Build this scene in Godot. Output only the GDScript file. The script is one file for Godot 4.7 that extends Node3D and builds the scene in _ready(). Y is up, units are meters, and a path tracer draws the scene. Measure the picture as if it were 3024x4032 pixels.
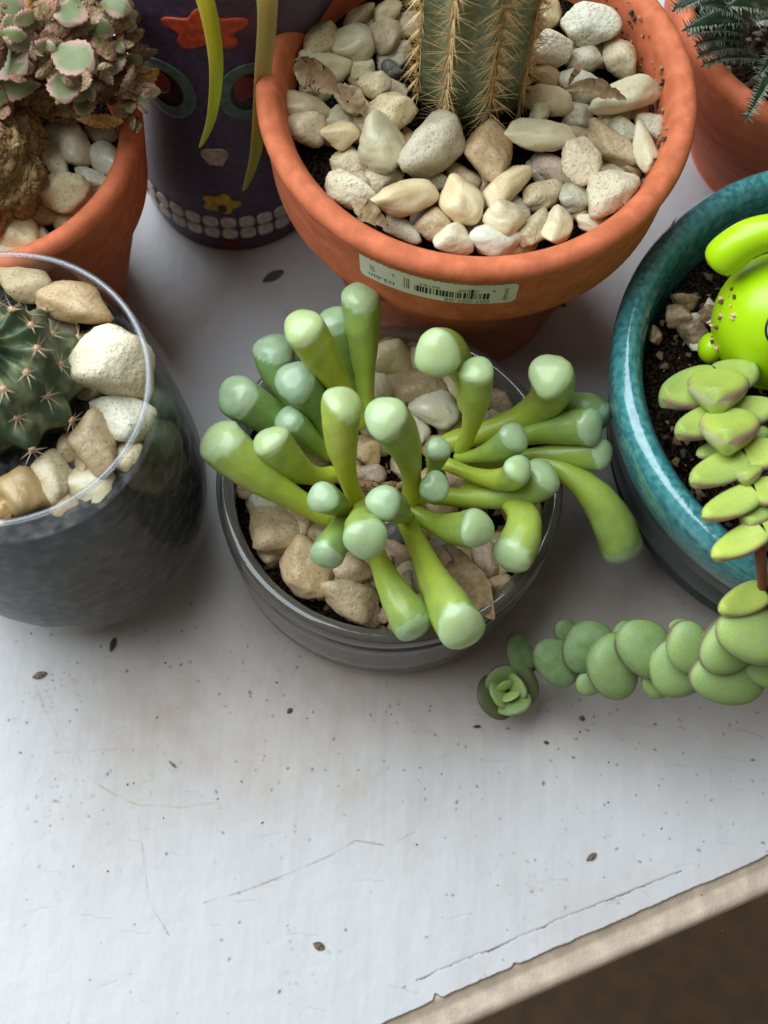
extends Node3D
# Lengths in the tables and shape code are millimetres above and along the shelf; commit() turns them into metres.

var rng := RandomNumberGenerator.new()
var nz := FastNoiseLite.new()
var M := {}

# ---------------------------------------------------------------- mesh helper
class Mb:
	var v := PackedVector3Array()
	var n := PackedVector3Array()
	var c := PackedColorArray()
	var uv := PackedVector2Array()
	var ix := PackedInt32Array()

	func grid(P: PackedVector3Array, nu: int, nv: int, wrap: bool, C: PackedColorArray, flip := false, UV := PackedVector2Array()) -> int:
		var base := v.size()
		var N := PackedVector3Array()
		N.resize(P.size())
		var cu := nu if wrap else nu - 1
		var sg := -1.0 if flip else 1.0
		for j in nv - 1:
			for i in cu:
				var a := j * nu + i
				var b := j * nu + (i + 1) % nu
				var d := a + nu
				var e := b + nu
				var f1 := (P[b] - P[a]).cross(P[e] - P[a]) * sg
				var f2 := (P[e] - P[a]).cross(P[d] - P[a]) * sg
				N[a] += f1 + f2
				N[b] += f1
				N[e] += f1 + f2
				N[d] += f2
				if flip:
					ix.append_array(PackedInt32Array([base + a, base + b, base + e, base + a, base + e, base + d]))
				else:
					ix.append_array(PackedInt32Array([base + a, base + e, base + b, base + a, base + d, base + e]))
		for row in [0, nv - 1]:
			var s := Vector3.ZERO
			var tight := true
			for i in nu:
				s += N[row * nu + i]
				if P[row * nu + i].distance_to(P[row * nu]) > 1e-4:
					tight = false
			if tight:
				for i in nu:
					N[row * nu + i] = s
		for k in N.size():
			N[k] = N[k].normalized() if N[k].length() > 1e-12 else Vector3.UP
		v.append_array(P)
		n.append_array(N)
		if C.size() == P.size():
			c.append_array(C)
		else:
			for k in P.size():
				c.append(C[0] if C.size() else Color.WHITE)
		if UV.size() == P.size():
			uv.append_array(UV)
		else:
			for k in P.size():
				uv.append(Vector2.ZERO)
		return base

	func tri_flat(a: Vector3, b: Vector3, d: Vector3, col: Color) -> void:
		var k := v.size()
		var nn := (b - a).cross(d - a).normalized()
		v.append_array(PackedVector3Array([a, b, d]))
		n.append_array(PackedVector3Array([nn, nn, nn]))
		c.append_array(PackedColorArray([col, col, col]))
		uv.append_array(PackedVector2Array([Vector2.ZERO, Vector2.ZERO, Vector2.ZERO]))
		ix.append_array(PackedInt32Array([k, k + 2, k + 1]))

	func spike(a: Vector3, b: Vector3, r: float, col: Color) -> void:      # a thin three-sided cone
		var t := (b - a).normalized()
		var s := t.cross(Vector3(0.31, 0.9, 0.2)).normalized()
		var q := t.cross(s)
		var p := []
		for k in 3:
			p.append(a + (s * cos(TAU * k / 3.0) + q * sin(TAU * k / 3.0)) * r)
		for k in 3:
			tri_flat(p[k], p[(k + 1) % 3], b, col)

	func mesh(index := PackedInt32Array()) -> ArrayMesh:
		var V := PackedVector3Array()
		V.resize(v.size())
		for k in v.size():
			V[k] = v[k] * 0.001
		var A := []
		A.resize(Mesh.ARRAY_MAX)
		A[Mesh.ARRAY_VERTEX] = V
		A[Mesh.ARRAY_NORMAL] = n
		A[Mesh.ARRAY_COLOR] = c
		A[Mesh.ARRAY_TEX_UV] = uv
		A[Mesh.ARRAY_INDEX] = index if index.size() else ix
		var m := ArrayMesh.new()
		m.add_surface_from_arrays(Mesh.PRIMITIVE_TRIANGLES, A)
		return m

# ---------------------------------------------------------------- nodes
func place(called: String, m: Mesh, mat: Material, parent: Node3D, at := Vector3.ZERO) -> MeshInstance3D:
	var o := MeshInstance3D.new()
	o.name = called
	o.mesh = m
	o.material_override = mat
	o.position = at * 0.001
	o.cast_shadow = GeometryInstance3D.SHADOW_CASTING_SETTING_ON
	parent.add_child(o, true)
	return o

func numbered(called: String) -> String:
	var nm := called
	var k := 0
	while has_node(NodePath(nm)):
		k += 1
		nm = "%s_%03d" % [called, k]
	return nm

func tag(o: Node3D, label: String, category: String, group := "") -> Node3D:
	o.set_meta("label", label)
	o.set_meta("category", category)
	if group:
		o.set_meta("group", group)
	return o

func thing(called: String, label: String, category: String, at: Vector3, group := "") -> Node3D:
	var o := Node3D.new()
	o.name = numbered(called)
	o.position = at * 0.001
	add_child(o)
	return tag(o, label, category, group)

func single(called: String, m: Mesh, mat: Material, at: Vector3, label: String, category: String, group := "") -> MeshInstance3D:
	var o := place(numbered(called), m, mat, self, at)
	tag(o, label, category, group)
	return o

# ---------------------------------------------------------------- materials
func noise_tex(freq: float, octaves: int, seed_: int, a: Color, b: Color, size := 512, lo := 0.25, hi := 0.75, kind := FastNoiseLite.TYPE_SIMPLEX_SMOOTH) -> NoiseTexture2D:
	var f := FastNoiseLite.new()
	f.noise_type = kind
	f.frequency = freq
	f.fractal_octaves = octaves
	f.seed = seed_
	var t := NoiseTexture2D.new()
	t.width = size
	t.height = size
	t.seamless = true
	t.noise = f
	var g := Gradient.new()
	g.set_color(0, a)
	g.set_offset(0, lo)
	g.set_color(1, b)
	g.set_offset(1, hi)
	t.color_ramp = g
	return t

func grey(x: float) -> Color:
	return Color(x, x, x).linear_to_srgb()

func mat(called: String, col: Color, rough: float, opt := {}) -> StandardMaterial3D:
	var m := StandardMaterial3D.new()
	m.resource_name = called
	m.albedo_color = Color(col.r, col.g, col.b).linear_to_srgb()
	m.albedo_color.a = col.a
	m.roughness = rough
	m.metallic_specular = opt.get("spec", 0.5)
	m.vertex_color_use_as_albedo = opt.get("vc", true)
	if opt.has("tex"):
		m.albedo_texture = opt.tex
	if opt.has("bump"):
		m.heightmap_enabled = true
		m.heightmap_texture = opt.bump
		m.heightmap_scale = opt.get("depth", 0.03)
	if opt.has("scale"):
		m.uv1_triplanar = true
		m.uv1_scale = Vector3.ONE * float(opt.scale)
	if opt.has("sss"):
		m.subsurf_scatter_enabled = true
		m.subsurf_scatter_strength = opt.sss
	if opt.has("back"):
		m.backlight_enabled = true
		m.backlight = opt.back
	if opt.has("coat"):
		m.clearcoat_enabled = true
		m.clearcoat = opt.coat
		m.clearcoat_roughness = opt.get("coat_rough", 0.1)
	if opt.has("rtex"):
		m.roughness_texture = opt.rtex
	m.cull_mode = BaseMaterial3D.CULL_DISABLED
	M[called] = m
	return m

func materials() -> void:
	var grain := noise_tex(0.03, 5, 1, grey(0.55), grey(1.0))
	var grain2 := noise_tex(0.012, 5, 2, grey(0.72), grey(1.0))
	var specks := noise_tex(0.045, 4, 3, Color(0.50, 0.42, 0.33), grey(1.0), 512, 0.20, 0.32)
	var dots := noise_tex(0.05, 4, 31, Color(0.36, 0.28, 0.2), grey(1.0), 512, 0.17, 0.24)
	dots.color_ramp.add_point(0.30, grey(0.80))
	var dots2 := noise_tex(0.07, 3, 32, Color(0.30, 0.23, 0.15), grey(1.0), 512, 0.12, 0.16)
	dots2.color_ramp.add_point(0.2, grey(0.9))
	var bumpy := noise_tex(0.025, 5, 4, Color.BLACK, Color.WHITE, 512, 0.1, 0.9)
	var fine := noise_tex(0.09, 3, 5, Color.BLACK, Color.WHITE, 512, 0.1, 0.9)
	var clay := noise_tex(0.01, 6, 6, Color(0.86, 0.83, 0.80), Color(0.94, 0.93, 0.92), 512, 0.2, 0.6)
	clay.color_ramp.add_point(0.8, Color(1.0, 1.0, 1.0))
	clay.color_ramp.add_point(0.92, Color(1.0, 1.06, 1.1))
	var glaze := noise_tex(0.03, 6, 7, Color(0.55, 0.74, 0.78), Color(1.0, 1.0, 1.0), 512, 0.3, 0.66)
	var soil := noise_tex(0.03, 5, 8, Color(0.35, 0.30, 0.26), Color(1, 1, 1), 512, 0.3, 0.75)
	mat("pebble", Color(1, 1, 1), 0.42, {"tex": dots, "bump": bumpy, "depth": 0.018, "scale": 40.0, "spec": 0.45})
	mat("pebble_speckled", Color(1, 1, 1), 0.6, {"tex": specks, "bump": bumpy, "depth": 0.03, "scale": 45.0, "spec": 0.4})
	mat("pebble_smooth", Color(1, 1, 1), 0.33, {"tex": dots2, "bump": fine, "depth": 0.006, "scale": 30.0, "spec": 0.5})
	mat("terracotta", Color(0.70, 0.20, 0.09), 0.66, {"tex": clay, "bump": fine, "depth": 0.004, "scale": 30.0, "spec": 0.3})
	mat("soil", Color(0.05, 0.034, 0.022), 0.95, {"tex": soil, "bump": bumpy, "depth": 0.35, "scale": 40.0, "spec": 0.2})
	mat("glass", Color(0.25, 0.27, 0.27, 0.03), 0.02, {"vc": false, "spec": 0.3})
	M.glass.transparency = BaseMaterial3D.TRANSPARENCY_ALPHA
	mat("glass_rim", Color(0.26, 0.29, 0.32, 0.25), 0.05, {"vc": false, "spec": 0.7})
	M.glass_rim.transparency = BaseMaterial3D.TRANSPARENCY_ALPHA
	mat("smoky_glass", Color(0.105, 0.096, 0.078, 0.50), 0.04, {"vc": false, "spec": 0.55})
	M.smoky_glass.transparency = BaseMaterial3D.TRANSPARENCY_ALPHA
	mat("leaf", Color(1, 1, 1), 0.33, {"tex": noise_tex(0.05, 4, 9, grey(0.84), grey(1.0)), "scale": 50.0, "sss": 0.3, "back": Color(0.7, 0.7, 0.7), "spec": 0.5})
	mat("leaf_window", Color(1, 1, 1), 0.24, {"tex": noise_tex(0.06, 3, 10, grey(0.9), grey(1.0)), "scale": 70.0, "sss": 0.35, "back": Color(0.7, 0.7, 0.7), "spec": 0.55})
	mat("disc_leaf", Color(1, 1, 1), 0.48, {"tex": noise_tex(0.07, 3, 11, grey(0.66), grey(1.0), 512, 0.3, 0.6), "scale": 80.0, "sss": 0.08, "back": Color(0.2, 0.2, 0.2), "spec": 0.4})
	mat("stem", Color(0.30, 0.10, 0.045), 0.7, {"tex": grain, "scale": 60.0})
	mat("cactus_skin", Color(1, 1, 1), 0.5, {"tex": noise_tex(0.02, 5, 12, grey(0.6), grey(1.0)), "scale": 30.0, "spec": 0.4})
	mat("spine", Color(1, 1, 1), 0.45, {"back": Color(0.25, 0.25, 0.25)})
	mat("dry", Color(1, 1, 1), 0.85, {"tex": grain, "bump": bumpy, "depth": 0.08, "scale": 50.0, "back": Color(0.3, 0.3, 0.3), "spec": 0.2})
	mat("papery", Color(1, 1, 1), 0.7, {"tex": noise_tex(0.02, 5, 33, grey(0.6), grey(1.0)), "scale": 50.0, "back": Color(0.3, 0.3, 0.3), "spec": 0.3})
	mat("bark", Color(0.36, 0.22, 0.10), 0.9, {"tex": grain, "bump": bumpy, "depth": 0.35, "scale": 22.0, "spec": 0.2})
	mat("teal_glaze", Color(0.085, 0.30, 0.30), 0.18, {"tex": glaze, "bump": bumpy, "depth": 0.012, "scale": 22.0, "coat": 0.5, "coat_rough": 0.12, "spec": 0.6})
	mat("dark_glaze", Color(0.022, 0.038, 0.038), 0.22, {"spec": 0.42})
	mat("lime_plastic", Color(0.40, 0.66, 0.004), 0.28, {"spec": 0.5, "sss": 0.1})
	mat("paint", Color(1, 1, 1), 0.4, {"spec": 0.45, "tex": noise_tex(0.02, 5, 44, grey(0.6), grey(1.0)), "scale": 25.0})
	mat("label", Color(0.74, 0.75, 0.62), 0.5, {"vc": false})
	mat("ink", Color(0.012, 0.012, 0.012), 0.6, {"vc": false})
	mat("wood_edge", Color(0.66, 0.53, 0.40), 0.6, {"tex": grain2, "bump": fine, "depth": 0.008, "scale": 18.0})
	mat("floor", Color(0.10, 0.058, 0.024), 0.8, {"tex": grain2, "scale": 6.0})
	mat("crumb", Color(0.06, 0.045, 0.032), 0.9, {})

# ---------------------------------------------------------------- shapes
func lathe(prof: Array, seg := 72) -> Mb:
	var b := Mb.new()
	var P := PackedVector3Array()
	for p in prof:
		for i in seg:
			var t := TAU * i / seg
			P.append(Vector3(p[0] * cos(t), p[1], p[0] * sin(t)))
	b.grid(P, seg, prof.size(), true, PackedColorArray())
	return b

func smooth_profile(pts: Array, steps := 5) -> Array:
	var out := []
	for k in pts.size() - 1:
		var a = pts[maxi(k - 1, 0)]
		var b = pts[k]
		var c = pts[k + 1]
		var d = pts[mini(k + 2, pts.size() - 1)]
		for s in steps:
			var t := float(s) / steps
			out.append([maxf(0.0, cubic_interpolate(b[0], c[0], a[0], d[0], t)), cubic_interpolate(b[1], c[1], a[1], d[1], t)])
	out.append(pts[-1])
	return out

func sweep(path: Array, radius: Callable, seg := 14, cols = null) -> Mb:      # a round tube along points, capped by its own radii
	var b := Mb.new()
	sweep_into(b, path, radius, seg, cols)
	return b

func sweep_into(b: Mb, path: Array, radius: Callable, seg: int, cols) -> void:
	var P := PackedVector3Array()
	var C := PackedColorArray()
	var nrm := Vector3(0.3, 0.2, 0.9)
	for j in path.size():
		var t: Vector3 = (path[mini(j + 1, path.size() - 1)] - path[maxi(j - 1, 0)]).normalized()
		nrm = (nrm - t * nrm.dot(t)).normalized()
		var bi := t.cross(nrm)
		var u := float(j) / (path.size() - 1)
		for i in seg:
			var a := TAU * i / seg
			P.append(path[j] + (nrm * cos(a) + bi * sin(a)) * radius.call(u))
			C.append(cols.call(u, a) if cols != null else Color.WHITE)
	b.grid(P, seg, path.size(), true, C)

func bez(a: Vector3, c: Vector3, b: Vector3, t: float) -> Vector3:
	return a.lerp(c, t).lerp(c.lerp(b, t), t)

func catmull(pts: Array, per: int) -> Array:
	var out := []
	for k in pts.size() - 1:
		for s in per:
			out.append(pts[k].cubic_interpolate(pts[k + 1], pts[maxi(k - 1, 0)], pts[mini(k + 2, pts.size() - 1)], float(s) / per))
	out.append(pts[-1])
	return out

const TONES := {
	"w": [[0.79, 0.72, 0.52], [0.68, 0.57, 0.36]], "c": [[0.76, 0.66, 0.41], [0.66, 0.53, 0.29]], "g": [[0.74, 0.65, 0.43], [0.60, 0.50, 0.32]],
	"t": [[0.64, 0.47, 0.27], [0.52, 0.36, 0.18]], "p": [[0.62, 0.46, 0.33], [0.50, 0.35, 0.23]], "s": [[0.78, 0.70, 0.50], [0.68, 0.57, 0.37]],
	"k": [[0.44, 0.31, 0.17], [0.24, 0.15, 0.085]], "o": [[0.56, 0.37, 0.16], [0.46, 0.29, 0.12]], "d": [[0.16, 0.15, 0.13], [0.11, 0.10, 0.08]]}

func pebble_mesh(code: String, size: Vector3, k: int) -> ArrayMesh:
	var r := RandomNumberGenerator.new()
	r.seed = 100 + k
	var shape := code[1]
	var planes := []
	var count: int = {"r": 9, "b": 10, "a": 8, "f": 9}[shape]
	var p: float = {"r": 6.0, "b": 9.0, "a": 11.0, "f": 7.0}[shape]
	for i in count:
		var z := 1.0 - 2.0 * (i + 0.5) / count
		var a := i * 2.39996 + r.randf() * 1.2 + k
		var nn := Vector3(sqrt(1 - z * z) * cos(a), z, sqrt(1 - z * z) * sin(a))
		planes.append([nn.normalized(), r.randf_range(0.72, 1.0) if shape != "r" else r.randf_range(0.82, 1.02)])
	var nu := 34
	var nv := 22
	var P := PackedVector3Array()
	var C := PackedColorArray()
	var ta: Array = TONES[code[0]][0]
	var tb: Array = TONES[code[0]][1]
	var j1 := r.randf_range(0.88, 1.1)
	var warm := r.randf_range(0.92, 1.06)
	var cap := r.randf_range(-0.25, 0.5)
	var capdir := Vector3(r.randf_range(-0.6, 0.6), 1, r.randf_range(-0.6, 0.6)).normalized()
	for j in nv:
		var la := -PI / 2 + PI * j / (nv - 1)
		for i in nu:
			var th := TAU * i / nu
			var d := Vector3(cos(la) * cos(th), sin(la), -cos(la) * sin(th))
			var s := 0.0
			for q in planes:
				var x: float = d.dot(q[0]) / q[1]
				if x > 0:
					s += pow(x, p)
			var rad := pow(s + 0.02, -1.0 / p)
			rad *= 1.0 + 0.09 * nz.get_noise_3d(d.x * 60 + k * 31, d.y * 60, d.z * 60) + 0.035 * nz.get_noise_3d(d.x * 220 + k * 17, d.y * 220, d.z * 220)
			P.append(d * rad * size)
			var w := clampf(0.5 + 1.2 * nz.get_noise_3d(d.x * 45 + k * 7, d.y * 45 + 90, d.z * 45) + (0.5 if d.dot(capdir) > cap and (code[0] == "w" or code[0] == "s") else 0.0), 0, 1)
			var col := Color(tb[0], tb[1], tb[2]).lerp(Color(ta[0], ta[1], ta[2]), w) * j1
			C.append(Color(col.r * warm, col.g, col.b / warm))
	var b := Mb.new()
	b.grid(P, nu, nv, true, C)
	return b.mesh()

func lens_mesh(a: float, bb: float, th: float, tone: float, k: int) -> ArrayMesh:      # a fat round leaf, thinner at its coloured margin
	var nu := 36
	var nv := 21
	var P := PackedVector3Array()
	var C := PackedColorArray()
	for j in nv:
		var la := -PI / 2 + PI * j / (nv - 1)
		for i in nu:
			var t := TAU * i / nu
			var out := 1.0 + 0.06 * cos(2 * t + k) + 0.035 * cos(3 * t + k * 2.1)
			var s := pow(cos(la), 0.8)
			P.append(Vector3(cos(t) * s * a * out, sin(la) * th * (1.0 + 0.25 * cos(la) * cos(t + k)) , -sin(t) * s * bb * out))
			var green := Color(0.13, 0.23, 0.07).lerp(Color(0.46, 0.60, 0.13), maxf(tone, 0.0))
			green = green.lerp(Color(0.30, 0.42, 0.24), clampf(0.3 + 0.5 * nz.get_noise_3d(P[-1].x * 14 + k * 13, P[-1].y * 14, P[-1].z * 14), 0, 0.75))
			var edge := clampf(1.25 - absf(la) / 0.26, 0, 1) * clampf(0.65 + 1.6 * nz.get_noise_2d(t * 30 + k * 70, 4), 0.1, 1)
			C.append((green if tone >= 0.0 else Color(0.06, 0.065, 0.035).lerp(Color(0.10, 0.13, 0.04), clampf(1.0 + tone, 0, 1))).lerp(Color(0.17, 0.075, 0.085), edge * 0.9))
	var b := Mb.new()
	b.grid(P, nu, nv, true, C)
	return b.mesh()

func blade(pts: Array, wid: Callable, up: Vector3, thick: float, cup: float, nu: int, col: Callable, teeth := 0.0, teeth_n := 9) -> Mb:      # a leaf with two sides and a rounded or toothed margin
	var b := Mb.new()
	var P := PackedVector3Array()
	var C := PackedColorArray()
	var nv := pts.size()
	var u0 := up
	for j in nv:
		var t: Vector3 = (pts[mini(j + 1, nv - 1)] - pts[maxi(j - 1, 0)]).normalized()
		u0 = (u0 - t * u0.dot(t)).normalized()
		var side := t.cross(u0)
		var f := float(j) / (nv - 1)
		var w: float = wid.call(f)
		for i in nu:
			var a := TAU * i / nu
			var x := cos(a)
			var y := sin(a)
			var ww := w
			if teeth > 0 and absf(x) > 0.8:
				ww += teeth * pow(absf(sin(f * PI * teeth_n)), 3.0) * minf(1, w)
			P.append(pts[j] + side * x * ww + u0 * (y * thick * minf(1.0, w / 2.0) + cup * w * x * x))
			C.append(col.call(f, x, y))
	b.grid(P, nu, nv, true, C)
	return b

func crumbs(called: String, parent: Node3D, places: Array, lo: float, hi: float, m: Material, cols: Array) -> void:
	var b := Mb.new()
	var P := PackedVector3Array()
	for j in 5:
		for i in 7:
			var la := -PI / 2 + PI * j / 4
			P.append(Vector3(cos(la) * cos(TAU * i / 7), sin(la) * 0.6, -cos(la) * sin(TAU * i / 7)) * (1.0 + 0.3 * sin(i * 2.3 + j)))
	b.grid(P, 7, 5, true, PackedColorArray())
	var mm := MultiMesh.new()
	mm.transform_format = MultiMesh.TRANSFORM_3D
	mm.use_colors = true
	mm.mesh = b.mesh()
	mm.instance_count = places.size()
	for k in places.size():
		var s := rng.randf_range(lo, hi)
		var bs := Basis.from_euler(Vector3(rng.randf_range(-0.4, 0.4), rng.randf() * TAU, rng.randf_range(-0.4, 0.4))) * Basis.from_scale(Vector3(s * rng.randf_range(0.7, 2.0), s, s))
		mm.set_instance_transform(k, Transform3D(bs, places[k] * 0.001))
		mm.set_instance_color(k, cols[rng.randi() % cols.size()])
	var o := MultiMeshInstance3D.new()
	o.name = called
	o.multimesh = mm
	o.material_override = m
	o.set_meta("kind", "stuff")
	parent.add_child(o, true)

func soil_bed(called: String, parent: Node3D, r: float, y: float, rough: float, k: int, m: Material) -> void:
	var b := Mb.new()
	var P := PackedVector3Array()
	var nu := 64
	var nv := 22
	for j in nv:
		var f := float(j) / (nv - 1)
		for i in nu:
			var t := TAU * i / nu
			var x := r * f * cos(t)
			var z := r * f * sin(t)
			P.append(Vector3(x, y + rough * 2.2 * nz.get_noise_3d(x * 9, z * 9, k * 50) * (1.0 - pow(f, 6)), z))
	b.grid(P, nu, nv, true, PackedColorArray([Color.WHITE]), true)
	place(called, b.mesh(), m, parent)

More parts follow.
